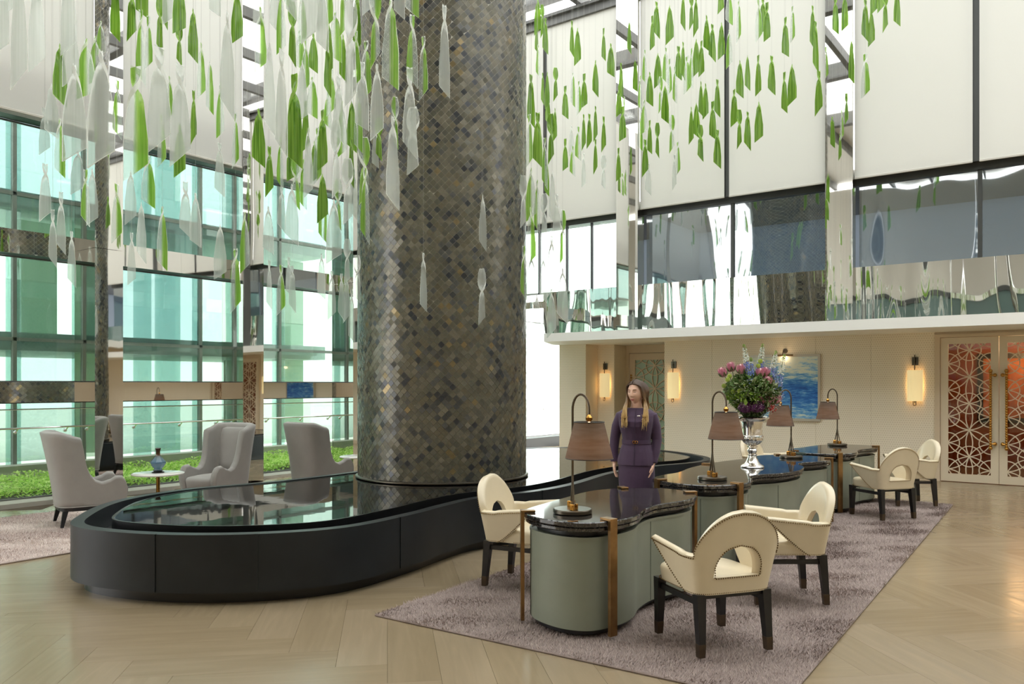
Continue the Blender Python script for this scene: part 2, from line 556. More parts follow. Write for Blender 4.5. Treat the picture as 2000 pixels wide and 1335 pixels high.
for i in range(len(COLX) - 1):
    x0, x1 = COLX[i] + CW, COLX[i + 1]
    for z0, z1 in BANDS:
        b = MB(); b.box(x0, x1, YB, YG - .025, z0, z1)
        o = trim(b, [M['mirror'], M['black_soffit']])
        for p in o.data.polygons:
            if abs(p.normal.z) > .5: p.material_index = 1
    for z0, z1 in LEV: window(x0, x1, z0, z1)
    b = MB(); b.box(x0, x1, YB - .12, YG + .05, -0.02, 0.045); trim(b, M['kerb'])
    # blind
    if i < 4 or True:
        t_ = thing('roller_blind', ['', 'cream roller blind at the far left of the left glass wall, beside the frame edge',
                    'cream roller blind between the two left mirrored pillars, behind the glass pendants',
                    'cream roller blind right behind the densest glass pendants, left of the mosaic column',
                    'cream roller blind in the far corner behind the mosaic column'][i] or 'cream roller blind beyond the left edge of the picture', 'blind', ((x0 + x1) / 2, YF + .02, 5.26))
        hw = (x1 - x0) / 2 - .004
        MB().box(-hw, hw, -.002, .002, 0.035, 4.12).build('cloth', M['blind'], t_, 0)
        MB().rbox(-hw, hw, -.010, .010, 0, .036, .006).build('hem_bar', M['hem'], t_, 0)
        h = MB(); h.tube([(-hw, 0.03, 4.14), (hw, 0.03, 4.14)], .035, 10); h.build('roller', M['hem'], t_)
# last low stretch of the glass wall, beyond the corner
window(13.56, 22, 0.26, 3.3)
b = MB(); b.box(13.56, 22, YB, YG + .05, -0.02, 0.25); trim(b, M['dark_frame'])
# rails
def rail(x0, x1, label):
    t_ = thing('handrail', label, 'railing', ((x0 + x1) / 2, 12.06, 0))
    hw = (x1 - x0) / 2
    for z, r in ((1.04, .013), (1.30, .008)):
        b = MB(); b.tube([(-hw, 0, z), (hw, 0, z)], r, 8); b.build('rail', M['chrome'], t_)
    for fx in (-.55, .2, .85):
        b = MB(); b.tube([(fx * hw, 0, 1.035), (fx * hw, .05, 1.0), (fx * hw, .11, .985)], .008, 6)
        b.ball((fx * hw, .095, .985), .026, 10, 6); b.build('bracket', M['chrome'], t_)
for i, lb in ((1, 'thin steel handrail on brackets inside the leftmost window bay'),
              (2, 'thin steel handrail between the two mirrored pillars behind the small blue vase'),
              (3, 'thin steel handrail in the window bay just left of the mosaic column')):
    rail(COLX[i] + CW, COLX[i + 1], lb)
rail(13.6, 21, 'thin steel handrail seen through the bright gap right of the mosaic column')

# planting strip outside the glass
pl = struct(MB().box(0.5, 13.4, YG + .06, 14.45, -0.1, 0.03).build('trim_planting_bed', mat('dark_soil', srgb(58, 50, 36), 0.9), smooth=0))
b = MB(); b.box(0.5, 13.4, 14.45, 14.78, -0.1, 0.30); trim(b, M['kerb'])
N = 42000
px_ = rng.uniform(1.5, 13.3, N); py_ = rng.uniform(YG + .1, 14.42, N)
bump_ = 0.05 * np.sin(px_ * 5) * np.cos(py_ * 6 + px_)
pz_ = rng.uniform(0.05, 0.20, N) + bump_
L_ = rng.uniform(.018, .038, N); a_ = rng.uniform(0, 2 * PI, N); tl_ = rng.uniform(-.5, .9, N)
dx, dy = np.cos(a_), np.sin(a_)
c_ = np.stack([px_, py_, pz_], 1)
u_ = np.stack([dx * np.cos(tl_), dy * np.cos(tl_), np.sin(tl_)], 1) * L_[:, None]
v_ = np.stack([-dy, dx, rng.uniform(-.3, .3, N)], 1) * (L_ * .55)[:, None]
V4 = np.stack([c_ - u_, c_ + v_, c_ + u_, c_ - v_], 1)
leafm = [blind_mat('groundcover_leaf_%d' % i, cc, .4) for i, cc in enumerate([srgb(214, 240, 136), srgb(192, 228, 112), srgb(234, 250, 164), srgb(164, 208, 98)])]
o = tri_soup('ground_cover', V4, leafm, None, k=4, midx=rng.integers(0, 4, N))
tag(o, 'bright green leafy ground cover along the foot of the left glass wall', 'plants', kind='stuff')

# neighbouring glass building
m_floor = mat('neighbour_slab', srgb(190, 210, 200), .7)
m_mul = mat('pale_mullion', srgb(128, 130, 122), .5)
gb = thing('glass_building', 'green glass building with steel mullions standing beyond the left windows', 'building', (0, 14.95, 0))
mulx = [0.8, 2.55, 4.3, 6.06, 7.8, 9.57, 11.55, 13.3]
for x in mulx:
    b = MB(); b.box(x - .03, x + .03, -.03, .06, 0.28, 6.7); b.build('mullion', m_mul, gb, 0)
TR = [0.3, 2.42, 4.90, 6.7]
for z in TR[1:-1]:
    b = MB(); b.box(.8, 13.3, -.03, .05, z - .03, z + .03); b.build('transom', m_mul, gb, 0)
for i in range(len(mulx) - 1):
    for j in range(len(TR) - 1):
        b = MB(); b.box(mulx[i] + .04, mulx[i + 1] - .04, 0, .012, TR[j] + .03, TR[j + 1] - .03); b.build('pane', M['pane_tint3' if TR[j] > 4 or (j == 1 and i % 3 == 1) else 'pane_tint2' if (i * 7 + j * 3) % 5 in (1, 3) else 'pane_tint'], gb, 0)
m_teal = pane_mat('teal_glass_column', (0.60, 0.75, 0.72, 1), .04, .05)
m_scr = blind_mat('pale_screen', srgb(214, 232, 214), .55)
for z in (2.25, 4.75):
    MB().box(.5, 13.3, .5, 4.5, z, z + .32).build('floor_slab', m_floor, gb, 0)
for x, wd in ((5.6, .28), (6.35, .24), (7.45, .16), (8.75, .34), (9.3, .5), (9.95, .16), (11.2, .46), (12.1, .3), (3.2, .3), (4.6, .2)):
    b = MB(); b.lathe([(wd / 2, 0), (wd / 2, 6.7)], 14, (x, .75, 0)); b.build('column', m_teal, gb)
for x0, x1, z0, z1 in ((5.0, 5.5, .3, 2.2), (6.6, 7.3, 2.6, 4.7), (2.0, 4.5, .3, 4.7), (12.4, 13.2, .3, 4.7)):
    MB().box(x0, x1, 1.2, 1.22, z0, z1).build('screen', m_scr, gb, 0)
# steel cable stays
# ground outside
struct(MB().box(-8, 60, 14.78, 60, -0.2, -0.02).build('floor_terrace', mat('pale_terrace', srgb(214, 214, 206), .8), smooth=0))
struct(MB().box(13.4, 60, 12.24, 14.78, -0.2, -0.021).build('floor_terrace_strip', mat('pale_terrace_strip', srgb(214, 214, 206), .8), smooth=0))

# ================================================================== RIGHT WALL, LOWER PART
XW = 15.40
wall = MB(); wall.box(XW + .02, XW + .14, 2.30, 7.34, 0, 2.54); wall.box(XW + .02, XW + .14, -8, .40, 0, 2.54)
wall.box(XW + .02, XW + .14, .40, 2.30, 2.47, 2.54)
wall.box(XW + .14, 16.46, 7.20, 7.34, 0, 2.54)
wall.box(16.46, 16.6, 7.20, 7.34, 0, 2.54)
wall_r = struct(wall.build('wall_right', M['beige'], smooth=0))
def panel(x, y0, y1, z0=0.0, z1=2.54, d=.02):
    MB().rbox(x, x + d, y0 + .002, y1 - .002, z0, z1, .003).build('wall_panel', M['dots'], wall_r, 0)
ys = [2.30, 3.32, 4.28, 5.28, 6.30, 7.34]
for a, b_ in zip(ys, ys[1:]): panel(XW, a, b_)
for a in range(-8, 0): panel(XW, a, a + 1 + (.4 if a == -1 else 0))
wl = MB(); wl.box(XW + .02, 16.6, 9.24, 9.94, 0, 2.54); wl.box(15.94, 16.6, 8.81, 9.24, 0, 2.54)
wl.box(16.57, 16.66, 7.2, 9.0, 0, 2.54)  # unseen backing added to stop sky leaking round the recessed door
wall_e = struct(wl.build('wall_end', M['beige'], smooth=0))
b = MB(); b.rbox(XW, XW + .02, 9.242, 9.938, 0, 2.54, .003); b.build('wall_panel', M['dots'], wall_e, 0)
b = MB(); b.rbox(15.92, 15.94, 8.812, 9.238, 0, 2.54, .003); b.build('wall_panel', M['dots'], wall_e, 0)
# slab above, with white fascia
sl = MB(); sl.prism([(14.0, -8), (16.8, -8), (16.8, 10.0), (15.2, 10.0), (14.0, 9.42)], 2.54, 2.712)
slab = struct(sl.build('trim_balcony_slab', M['white'], smooth=0))
# baseboards
struct(MB().box(XW - .012, XW, 2.36, 7.34, 0, .09).build('baseboard_right', M['beige_dark'], smooth=0))

# lattice work --------------------------------------------------------------
def lattice(parent, y0, y1, z0, z1, x, step, sx, rad, bulge, wd, dp, material):
    """flowers of arcs and circles, clipped to the opening, each bar a flat strip standing proud"""
    cyc = (y0 + y1) / 2
    lines = []
    nz = int((z1 - z0) / step) + 3
    zs = [z1 - .25 * step - k * step for k in range(-1, nz + 1)]
    def lens(p, q):
        for sgn in (-1, 1):
            L = math.hypot(q[0] - p[0], q[1] - p[1]); ux, uy = (q[0] - p[0]) / L, (q[1] - p[1]) / L
            pts = []
            for i in range(13):
                s_ = i / 12
                o_ = sgn * bulge * 4 * s_ * (1 - s_)
                pts.append((p[0] + ux * L * s_ - uy * o_, p[1] + uy * L * s_ + ux * o_))
            lines.append(pts)
    for k, z in enumerate(zs):
        lens((cyc, z), (cyc, z - step))
        for s_ in (-1, 1):
            lens((cyc, z), (cyc + s_ * sx, z - step / 2)); lens((cyc, z), (cyc + s_ * sx, z + step / 2))
        cs = [(cyc - sx, z - step / 2), (cyc + sx, z - step / 2)]
        if k % 2 == 1: cs.append((cyc, z))
        for c in cs:
            lines.append([(c[0] + rad * math.cos(2 * PI * i / 32), c[1] + rad * math.sin(2 * PI * i / 32)) for i in range(33)])
    inside = lambda p: y0 <= p[0] <= y1 and z0 <= p[1] <= z1
    b = MB()
    for li, pts in enumerate(lines):
        x_l = x - .0015 * (li % 7) / 7
        for p, q in zip(pts, pts[1:]):
            pi, qi = inside(p), inside(q)
            if not (pi or qi): continue
            if not (pi and qi):
                a, c = (p, q) if pi else (q, p)
                lo, hi = 0, 1
                for _ in range(12):
                    m_ = (lo + hi) / 2; r_ = (a[0] + (c[0] - a[0]) * m_, a[1] + (c[1] - a[1]) * m_)
                    if inside(r_): lo = m_
                    else: hi = m_
                c = (a[0] + (c[0] - a[0]) * lo, a[1] + (c[1] - a[1]) * lo); p, q = a, c
            L = math.hypot(q[0] - p[0], q[1] - p[1])
            if L < 1e-4: continue
            nx, nz_ = -(q[1] - p[1]) / L * wd / 2, (q[0] - p[0]) / L * wd / 2
            vs_ = []
            for xx in (x_l, x + dp):
                for r_, sg in ((p, 1), (q, 1), (q, -1), (p, -1)):
                    vs_.append((xx, r_[0] + sg * nx, r_[1] + sg * nz_))
            b.add(vs_, [(0, 1, 2, 3), (7, 6, 5, 4), (0, 4, 5, 1), (2, 6, 7, 3)])
    o_ = b.build('lattice', material, parent, 0)
    return o_

# double doors ---------------------------------------------------------------
d1 = MB()
d1.box(XW - .03, XW + .10, 2.215, 2.30, 0, 2.50); d1.box(XW - .03, XW + .10, .40, .485, 0, 2.50); d1.box(XW - .03, XW + .10, .485, 2.215, 2.445, 2.50)
door1 = struct(d1.build('door_1', M['beige_dark'], smooth=0))
for (ya, yb, hs) in ((1.356, 2.21, 1.356 + .052), (.49, 1.350, 1.350 - .052)):
    f = MB()
    f.box(XW, XW + .05, ya, ya + .115, 0.01, 2.44); f.box(XW, XW + .05, yb - .115, yb, 0.01, 2.44)
    f.box(XW, XW + .05, ya + .115, yb - .115, 0.01, .14); f.box(XW, XW + .05, ya + .115, yb - .115, 2.33, 2.44)
    lf = f.build('door_leaf', M['cream_paint'], door1, 0)
    MB().box(XW + .03, XW + .036, ya + .115, yb - .115, .14, 2.33).build('pane', M['pane_door'], lf, 0)
    lattice(lf, ya + .115, yb - .115, .14, 2.33, XW + .002,   .445, .315, .172, .050, .015, .022, M['cream_paint'])
    h = MB()
    for z in (1.80, .67):
        h.tube([(XW - .01, hs + (.012 if hs > 1.353 else -.012), z), (XW - .085, hs, z)], .012, 8)
        h.ball((XW - .03, hs, z), .032, 10, 8)
    nb = 32
    for k in range(nb):
        h.ball((XW - .09, hs + (.03 if hs > 1.353 else -.03) * 1.9, .60 + 1.27 * k / (nb - 1)), .024 if 0 < k < nb - 1 else .032, 10, 8)
    for z in (1.80, .67):
        h.tube([(XW - .085, hs, z), (XW - .09, hs + (.057 if hs > 1.353 else -.057), z)], .012, 8)
    h.build('beaded_handle', M['gold'], lf)
# warm room behind the doors
wm = mat('terracotta_wall', srgb(150, 78, 44), .6, var=.1, scale=2)
hr = MB(); hr.box(18.3, 18.4, -1.5, 3.6, 0, 2.6); hr.box(XW + .15, 18.4, 3.5, 3.6, 0, 2.6); hr.box(XW + .15, 18.4, -1.5, -1.4, 0, 2.6)
struct(hr.build('wall_lounge', wm, smooth=0))
struct(MB().box(XW + .14, 18.4, -1.5, 3.6, 2.60, 2.66).build('ceiling_lounge', mat('warm_ceiling', srgb(200, 130, 80), .7), smooth=0))
pf = thing('framed_panel', 'dark framed amber picture glimpsed through the lattice doors', 'picture', (18.28, 1.35, .9))
MB().box(-.03, 0, -.62, .62, 0, 1.35).build('frame', M['black'], pf, 0)
MB().box(-.04, -.03, -.52, .52, .1, 1.25).build('canvas', mat('amber_canvas', srgb(196, 112, 40), .5, var=.5, scale=5), pf, 0)
def lamp(name, loc, power, col, size=.05, parent=None):
    l = bpy.data.lights.new(name, 'POINT'); l.energy = power; l.color = col; l.shadow_soft_size = size
    o_ = bpy.data.objects.new(name, l); COL.objects.link(o_); o_.location = loc
    if parent is not None: o_.parent = parent
    return o_
def emis(name, col, s_):
    t = NT(name); t.bsdf.inputs['Base Color'].default_value = col
    t.bsdf.inputs['Emission Color'].default_value = col; t.bsdf.inputs['Emission Strength'].default_value = s_
    return t.mat
lt_ = thing('ceiling_light', 'glowing amber ceiling strip light inside the room behind the doors', 'light', (17.4, 1.2, 2.58))
MB().box(-.08, .08, -1.2, 1.2, -.05, 0).build('diffuser', emis('amber_strip', (1, .62, .2, 1), 3.0), lt_, 0)
MB().box(-.10, .10, -1.25, 1.25, 0, .02).build('housing', M['bronze_dark'], lt_, 0)
lamp('lounge_lamp', (0, 0, -.25), 26, (1, .62, .3), .2, lt_)

# small recessed door with frosted lattice panel ------------------------------
d2 = MB()
d2.box(16.46, 16.56, 7.34, 7.92, 2.36, 2.54)
d2.box(16.46, 16.56, 7.92, 8.81, 2.36, 2.54)
d2.box(16.46, 16.56, 7.34, 7.46, 0, 2.36); d2.box(16.46, 16.56, 8.72, 8.81, 0, 2.36)
door2 = struct(d2.build('door_2', M['beige_dark'], smooth=0))
f = MB()
f.box(16.47, 16.52, 7.46, 7.60, .01, 2.35); f.box(16.47, 16.52, 8.58, 8.715, .01, 2.35)
f.box(16.47, 16.52, 7.60, 8.58, .01, .15); f.box(16.47, 16.52, 7.60, 8.58, 2.20, 2.35)
lf = f.build('door_leaf', M['beige_dark'], door2, 0)
MB().box(16.51, 16.516, 7.60, 8.58, .15, 2.20).build('pane', M['frosted'], lf, 0)
lattice(lf, 7.60, 8.58, .15, 2.20, 16.475, .52, .49, .22, .065, .018, .03, M['beige_dark'])
h = MB()
for k in range(16): h.ball((16.42, 8.65, 1.0 + .85 * k / 15), .024, 8, 6)
h.tube([(16.42, 8.65, 1.05), (16.48, 8.65, 1.05)], .01, 6); h.tube([(16.42, 8.65, 1.8), (16.48, 8.65, 1.8)], .01, 6)
h.build('beaded_handle', M['gold'], lf)

# ================================================================== RIGHT WALL, UPPER PART
XU = 14.10
for y0, y1 in ((-.65, -.22), (3.30, 3.735), (7.235, 7.705), (11.2, 11.62)):
    b = MB(); b.box(XU - .10, XU + .4, y0, y1, 2.715 if y1 < 9 else 3.26, 9.4); trim(b, M['mirror'])
bays = [(-4.3, -.65, 'x'), (-.22, 3.30, 'c'), (3.735, 7.235, 'b'), (7.705, 11.2, 'a')]
blind_lab = {'x': ['white roller blind beyond the right edge of the picture', 'white roller blind farther beyond the right edge of the picture'],
  'c': ['white roller blind at the far right edge above the dark windows', 'white roller blind just right of the right mirrored pillar, nearly free of pendants'],
  'b': ['white roller blind left of the right mirrored pillar, with sparse green pendants', 'white roller blind between the two right pillars, crowded with green pendants'],
  'a': ['white roller blind beside the mirrored pillar right of the mosaic column', 'white roller blind immediately right of the mosaic column, by the roof corner']}
for y0, y1, nm in bays:
    ym = (y0 + y1) / 2
    zb = 3.58
    if nm == 'a':
        b = MB(); b.box(XU, XU + .1, y0, 9.5, 2.715, zb); b.box(XU, XU + .1, 9.5, y1, 3.26, 3.40); trim(b, M['mirror_wavy'])
        zlow = 3.40
    else:
        b = MB()
        k = 40
        b.box(XU, XU + .1, y0, y1, 2.715, zb); trim(b, M['mirror_wavy'])
    # window: two lights with a mullion, dark head
    n_win += 1
    f = MB(); xg = XU + .22
    f.box(xg - .03, xg + .05, y0, y1, zb, zb + .025); f.box(xg - .06, xg + .25, y0, y1, 4.96, 5.06)
    ml = [ym - .03] if nm != 'a' else [8.45, 9.05, 9.75, 10.4]
    for q in ml: f.box(xg - .03, xg + .05, q - .03 if nm != 'a' else q - .012, q + .03 if nm != 'a' else q + .012, zb, 4.96)
    wf = struct(f.build('window_%d' % n_win, M['dark_frame'], smooth=0))
    ed = [y0] + ml + [y1]
    for a, c in zip(ed, ed[1:]):
        MB().box(xg, xg + .012, a + .031, c - .031, zb + .025, 4.96).build('pane', M['pane'] if nm == 'a' else M['pane_dark'], wf, 0)
    # mirror strip just above the window head, behind the blinds
    b = MB(); b.box(XU + .08, XU + .16, y0, y1, 5.06, 5.22)
    trim(b, M['mirror'])
    for k, (a, c) in enumerate(((y0 + .01, ym - .045), (ym + .045, y1 - .01))):
        t_ = thing('roller_blind', blind_lab[nm][k], 'blind', (XU - .005, (a + c) / 2, 5.035))
        hw = (c - a) / 2
        MB().box(-.002, .002, -hw, hw, .035, 4.09).build('cloth', M['blind_r'], t_, 0)
        MB().rbox(-.010, .010, -hw, hw, 0, .036, .006).build('hem_bar', M['hem'], t_, 0)
        h = MB(); h.tube([(.03, -hw, 4.10), (.03, hw, 4.10)], .03, 10); h.build('roller', M['hem'], t_)
    b = MB(); b.box(XU + .03, XU + .07, ym - .16, ym + .16, 5.06, 9.4); trim(b, M['dark_frame'])  # dark post added behind the blind gap to block the bright sky
# head beam
b = MB(); b.box(XU - .06, XU + .05, -8, 11.6, 9.14, 9.20); b.box(XU - .02, XU + .02, -8, 11.6, 9.20, 9.32); b.box(XU - .09, XU + .08, -8, 11.6, 9.32, 9.38)
trim(b, M['steel_grey'])
# upper rooms behind the dark windows
up = MB(); up.box(17.6, 17.7, -8, 7.6, 2.72, 5.2); up.box(XU + .5, 17.6, 7.5, 7.6, 2.72, 5.2); up.box(XU + .5, 17.6, -8, -7.9, 2.72, 5.2)
struct(up.build('wall_upper_room', blind_mat('backlit_translucent_wall', srgb(180, 187, 195), .5), smooth=0))  # walls made translucent so the sky behind brightens the windows
struct(MB().box(XU + .17, 17.7, -8, 7.6, 5.14, 5.22).build('ceiling_upper_room', mat('grey_ceiling', srgb(130, 134, 140), .7), smooth=0))
# far-side end of the upper volume is open: daylight comes through the first bay

# ================================================================== REST OF THE HALL (behind the camera, seen in mirrors)
m_b = M['beige']
struct(MB().box(-6.2, -6.0, -8, 12.2, 0, 3.3).build('wall_back', m_b, smooth=0))
struct(MB().box(-6.0, XW, -8.2, -8.0, 0, 3.3).build('wall_front', m_b, smooth=0))
b = MB(); b.box(-6.0, 14, -8.0, -6.6, 3.0, 3.25); b.box(-6.0, -4.9, -6.6, 11.5, 3.0, 3.25); trim(b, M['white'])
for k in range(5):
    ya, yb = -8 + 4 * k, -8 + 4 * k + 3.6
    b = MB(); b.box(-6.15, -6.0, ya, yb, 4.9, 5.1); b.box(-6.15, -6.0, yb, yb + .4, 3.3, 9.4); trim(b, M['dark_frame'] if k % 2 else M['mirror'])
    n_win += 1
    struct(MB().box(-6.12, -6.10, ya, yb, 3.3, 4.9).build('window_%d' % n_win, M['rear_glass'], smooth=0))
    struct(MB().box(-6.05, -6.04, ya + .02, yb - .02, 5.1, 9.4).build('trim_rear_blind_%d' % k, M['hem'], smooth=0))
for k in range(5):
    xa, xb = -6 + 4 * k, -6 + 4 * k + 3.6
    b = MB(); b.box(xa, xb, -8.15, -8.0, 4.9, 5.1); b.box(xb, xb + .4, -8.15, -8.0, 3.3, 9.4); trim(b, M['dark_frame'])
    n_win += 1
    struct(MB().box(xa, xb, -8.12, -8.10, 3.3, 4.9).build('window_%d' % n_win, M['rear_glass'], smooth=0))
    struct(MB().box(xa + .02, xb - .02, -8.05, -8.04, 5.1, 9.4).build('trim_side_blind_%d' % k, M['hem'], smooth=0))

# ================================================================== REFLECTING POOL
pool_cam = [(-3.71, 6.9), (-3.42, 6.32), (-2.68, 6.01), (-1.918, 6.02), (-1.284, 6.31), (-.841, 6.96), (-.60, 7.45), (-.30, 7.95),
            (.273, 8.44), (.72, 9.05), (1.296, 10.2), (1.97, 11.0), (2.62, 11.5), (2.95, 12.0), (3.0, 12.6), (2.65, 13.6), (1.8, 14.25), (.5, 14.3),
            (-.6, 13.4), (-1.35, 12.0), (-1.9, 10.6), (-2.75, 9.35), (-3.5, 8.65), (-3.83, 7.8)]
PO = ccw(spline([room(*p) for p in pool_cam], 8))
pool = thing('reflecting_pool', 'low curved pool of still black water in a dark steel surround', 'pool', (0, 0, 0))
b = MB(); ring_prism(b, inset(PO, .10), inset(PO, .24), 0, .10); b.build('plinth', M['basin'], pool)
b = MB(); ring_prism(b, PO, inset(PO, .10), .095, .53); b.build('surround', M['rim'], pool, 60)
b = MB(); b.prism(inset(PO, .095), .30, .34); b.build('channel', M['basin'], pool, 0)
pin = inset(PO, .30)
b = MB(); ring_prism(b, pin, inset(pin, .02), .33, .545); b.build('basin_edge', M['basin'], pool, 60)
b = MB(); b.prism(inset(pin, .018), .50, .542); b.build('water', M['water'], pool, 0)
for k in (12, 44, 62, 78):
    i = (k * 1) % len(PO)
for (sx_, sy_) in ((-2.66, 6.0), (-.93, 6.85), (.33, 8.5), (-1.95, 6.02)):
    rx, ry = room(sx_, sy_)
    i = min(range(len(PO)), key=lambda k: (PO[k][0] - rx) ** 2 + (PO[k][1] - ry) ** 2)
    pa, pb = PO[i - 1], PO[(i + 1) % len(PO)]
    a_ = math.atan2(pb[1] - pa[1], pb[0] - pa[0])
    b = MB(); b.box(-.018, .018, -.006, .02, .10, .532)
    b.xf(Matrix.Translation((PO[i][0], PO[i][1], 0)) @ Matrix.Rotation(a_, 4, 'Z'))
    b.build('joint_strip', M['rim'], pool, 0)

# ================================================================== MOSAIC COLUMN
PCX, PCY = room(-.848, 9.83)
PR = 1.02
colm = thing('mosaic_column', 'huge round column clad in dark shell mosaic diamonds rising from the pool', 'column', (PCX, PCY, .5455))
def tile_mat(name, c, metal, rough, sc_=30):
    t = NT(name)
    n_ = t.noise(sc_, 5, rough=.7)
    r = t.ramp(n_.outputs[0], [(.33, tuple(k * .62 for k in c[:3]) + (1,)), (.5, c), (.68, tuple(min(1, k * 1.3) for k in c[:3]) + (1,))])
    t.link(r.outputs[0], t.bsdf.inputs['Base Color'])
    t.bsdf.inputs['Metallic'].default_value = metal; t.bsdf.inputs['Roughness'].default_value = rough
    return t.mat
TM = [tile_mat('shell_tile_%d' % i, c, m_, r_) for i, (c, m_, r_) in enumerate([
    (srgb(96, 93, 78), .25, .24), (srgb(106, 102, 87), .3, .26), (srgb(89, 87, 75), .25, .22), (srgb(116, 111, 95), .3, .26), (srgb(102, 96, 78), .3, .24),
    (srgb(66, 67, 65), .3, .22), (srgb(52, 54, 57), .3, .2), (srgb(134, 118, 84), .5, .24), (srgb(88, 88, 84), .3, .22)])]
TW = [.22, .18, .18, .1, .12, .08, .05, .015, .07]
b = MB(); b.lathe([(PR - .0016, 0), (PR - .0016, 9.2)], 152); b.build('core', mat('pale_grout', srgb(204, 201, 188), .7), colm, 180)
NA = 76; DW = 2 * PI * PR / NA; hgt = DW
cam_a = math.atan2(-PCY, -PCX)
tiles = []
rows = int(9.1 / (hgt / 2))
for r_ in range(rows):
    z = .02 + hgt / 2 + r_ * hgt / 2
    for k in range(NA):
        a_ = 2 * PI * (k + .5 * (r_ % 2)) / NA
        da = abs((a_ - cam_a + PI) % (2 * PI) - PI)
        tiles.append((da, z, a_))
order = sorted(range(len(tiles)), key=lambda i: (0 if tiles[i][0] < 1.2 else 9) + abs(tiles[i][1] - 1.1) * .6 + tiles[i][0] * .5)
near = set(order[:300])
hw_ = DW / 2 * .945; hh_ = hgt / 2 * .945
def tile_verts(z, a_, tilt):
    out = []
    for (uu, vv) in ((0, -hh_), (hw_, 0), (0, hh_), (-hw_, 0)):
        rr = PR + tilt[0] * uu + tilt[1] * vv + .001
        aa = a_ + uu / PR
        out.append((rr * math.cos(aa), rr * math.sin(aa), z + vv))
    return out
tme = []
for m_ in TM:
    bb = MB()
    fr = [(0, 0, -hh_), (0, hw_, 0), (0, 0, hh_), (0, -hw_, 0)]
    bk = [(-.008, y * 1.0, z) for _, y, z in fr]
    bb.add(fr + bk, [(0, 1, 2, 3), (0, 4, 5, 1), (1, 5, 6, 2), (2, 6, 7, 3), (3, 7, 4, 0)])
    tme.append(bb.mesh('tile', m_, 0))
quads, qm = [], []
kinds = rng.choice(9, size=len(tiles), p=np.array(TW) / sum(TW))
patch = lambda z, a_: math.sin(a_ * 3.1 + z * 1.7) * math.sin(z * 2.3 - a_ * 5) + .6 * math.sin(a_ * 9 + z * 4.1)
for i, (da, z, a_) in enumerate(tiles):
    kd = int(kinds[i])
    if patch(z, a_) > .75 and rng.random() < .45: kd = int(rng.choice([5, 6, 8]))
    if patch(z + 3, a_ + 1) > .9 and rng.random() < .2: kd = int(rng.choice([7, 4, 3]))
    tl = rng.normal(0, .035, 2)
    if i in near:
        o = bpy.data.objects.new('tile', tme[kd]); COL.objects.link(o); o.parent = colm
        o.location = ((PR + .001) * math.cos(a_), (PR + .001) * math.sin(a_), z)
        o.rotation_euler = (0, float(tl[1]), a_ + float(tl[0]))
    else:
        quads.append(tile_verts(z, a_, tl)); qm.append(kd)
o = tri_soup('tile_field', quads, TM, colm, k=4, midx=qm); o['kind'] = 'stuff'
b = MB(); b.lathe([(PR + .012, .0), (PR + .026, .008), (PR + .026, .02), (PR + .012, .03)], 64); b.build('base_ring', M['gunmetal'], colm)

# ================================================================== RUGS
def rug(name, label, cx, cy_, rz, lx, ly, n, cols, seed, hb=.024, mott=None):
    r_ = np.random.default_rng(seed)
    t_ = thing(name, label, 'rug', (cx, cy_, 0), rz)
    b = MB(); b.rbox(-lx / 2, lx / 2, -ly / 2, ly / 2, 0.0, .016, .006); b.build('backing', mats_base(cols[1]), t_, 0)
    x = r_.uniform(-lx / 2, lx / 2, n); y = r_.uniform(-ly / 2, ly / 2, n)
    fld = np.sin(x * 3.1 + 1.3 * np.sin(y * 2.7)) + np.cos(y * 4.3 + x * 1.1) + .7 * np.sin(x * 9 + y * 7) + r_.normal(0, .5, n)
    a_ = fld * 1.5 + r_.normal(0, .8, n)
    h = hb * r_.uniform(.6, 1.15, n); ln = h * r_.uniform(.5, 1.5, n)
    wd = r_.uniform(.0016, .0032, n)
    base = np.stack([x, y, np.full(n, .012)], 1)
    tip = base + np.stack([np.cos(a_) * ln, np.sin(a_) * ln, h], 1)
    sd = np.stack([-np.sin(a_) * wd, np.cos(a_) * wd, np.zeros(n)], 1)
    V = np.stack([base - sd, base + sd, tip], 1)
    if mott is None:
        pr = r_.random(n) + .10 * fld
    else:
        pr = r_.random(n) * .6 + .5 * (np.sin(x * 1.9 + 2 * np.sin(y * 1.6)) * np.cos(y * 2.3 + x * .9)) + .25
    mi = np.clip((pr * 4).astype(int), 0, 3)
    o = tri_soup('pile', V, [mat('%s_yarn_%d' % (name, i), c, .85) for i, c in enumerate(cols)], t_, 3, False, mi)
    o['kind'] = 'stuff'
    return t_
def mats_base(c): return mat('rug_backing', tuple(k * .8 for k in c[:3]) + (1,), .95)
rc = math.radians(2.2)
rug('shag_rug', 'mauve grey shag rug under the row of reception desks', 8.22, 2.90, rc, 8.25, 2.86, 280000,
    [srgb(142, 126, 121), srgb(160, 144, 138), srgb(174, 158, 151), srgb(188, 172, 164)], 3)
rug('shag_rug', 'pale pink shag rug with brown blotches under the grey wing chairs', 4.3, 9.50, 0, 7.3, 2.78, 110000,
    [srgb(156, 132, 124), srgb(206, 188, 180), srgb(232, 218, 210), srgb(240, 228, 220)], 5, .024, mott=True)

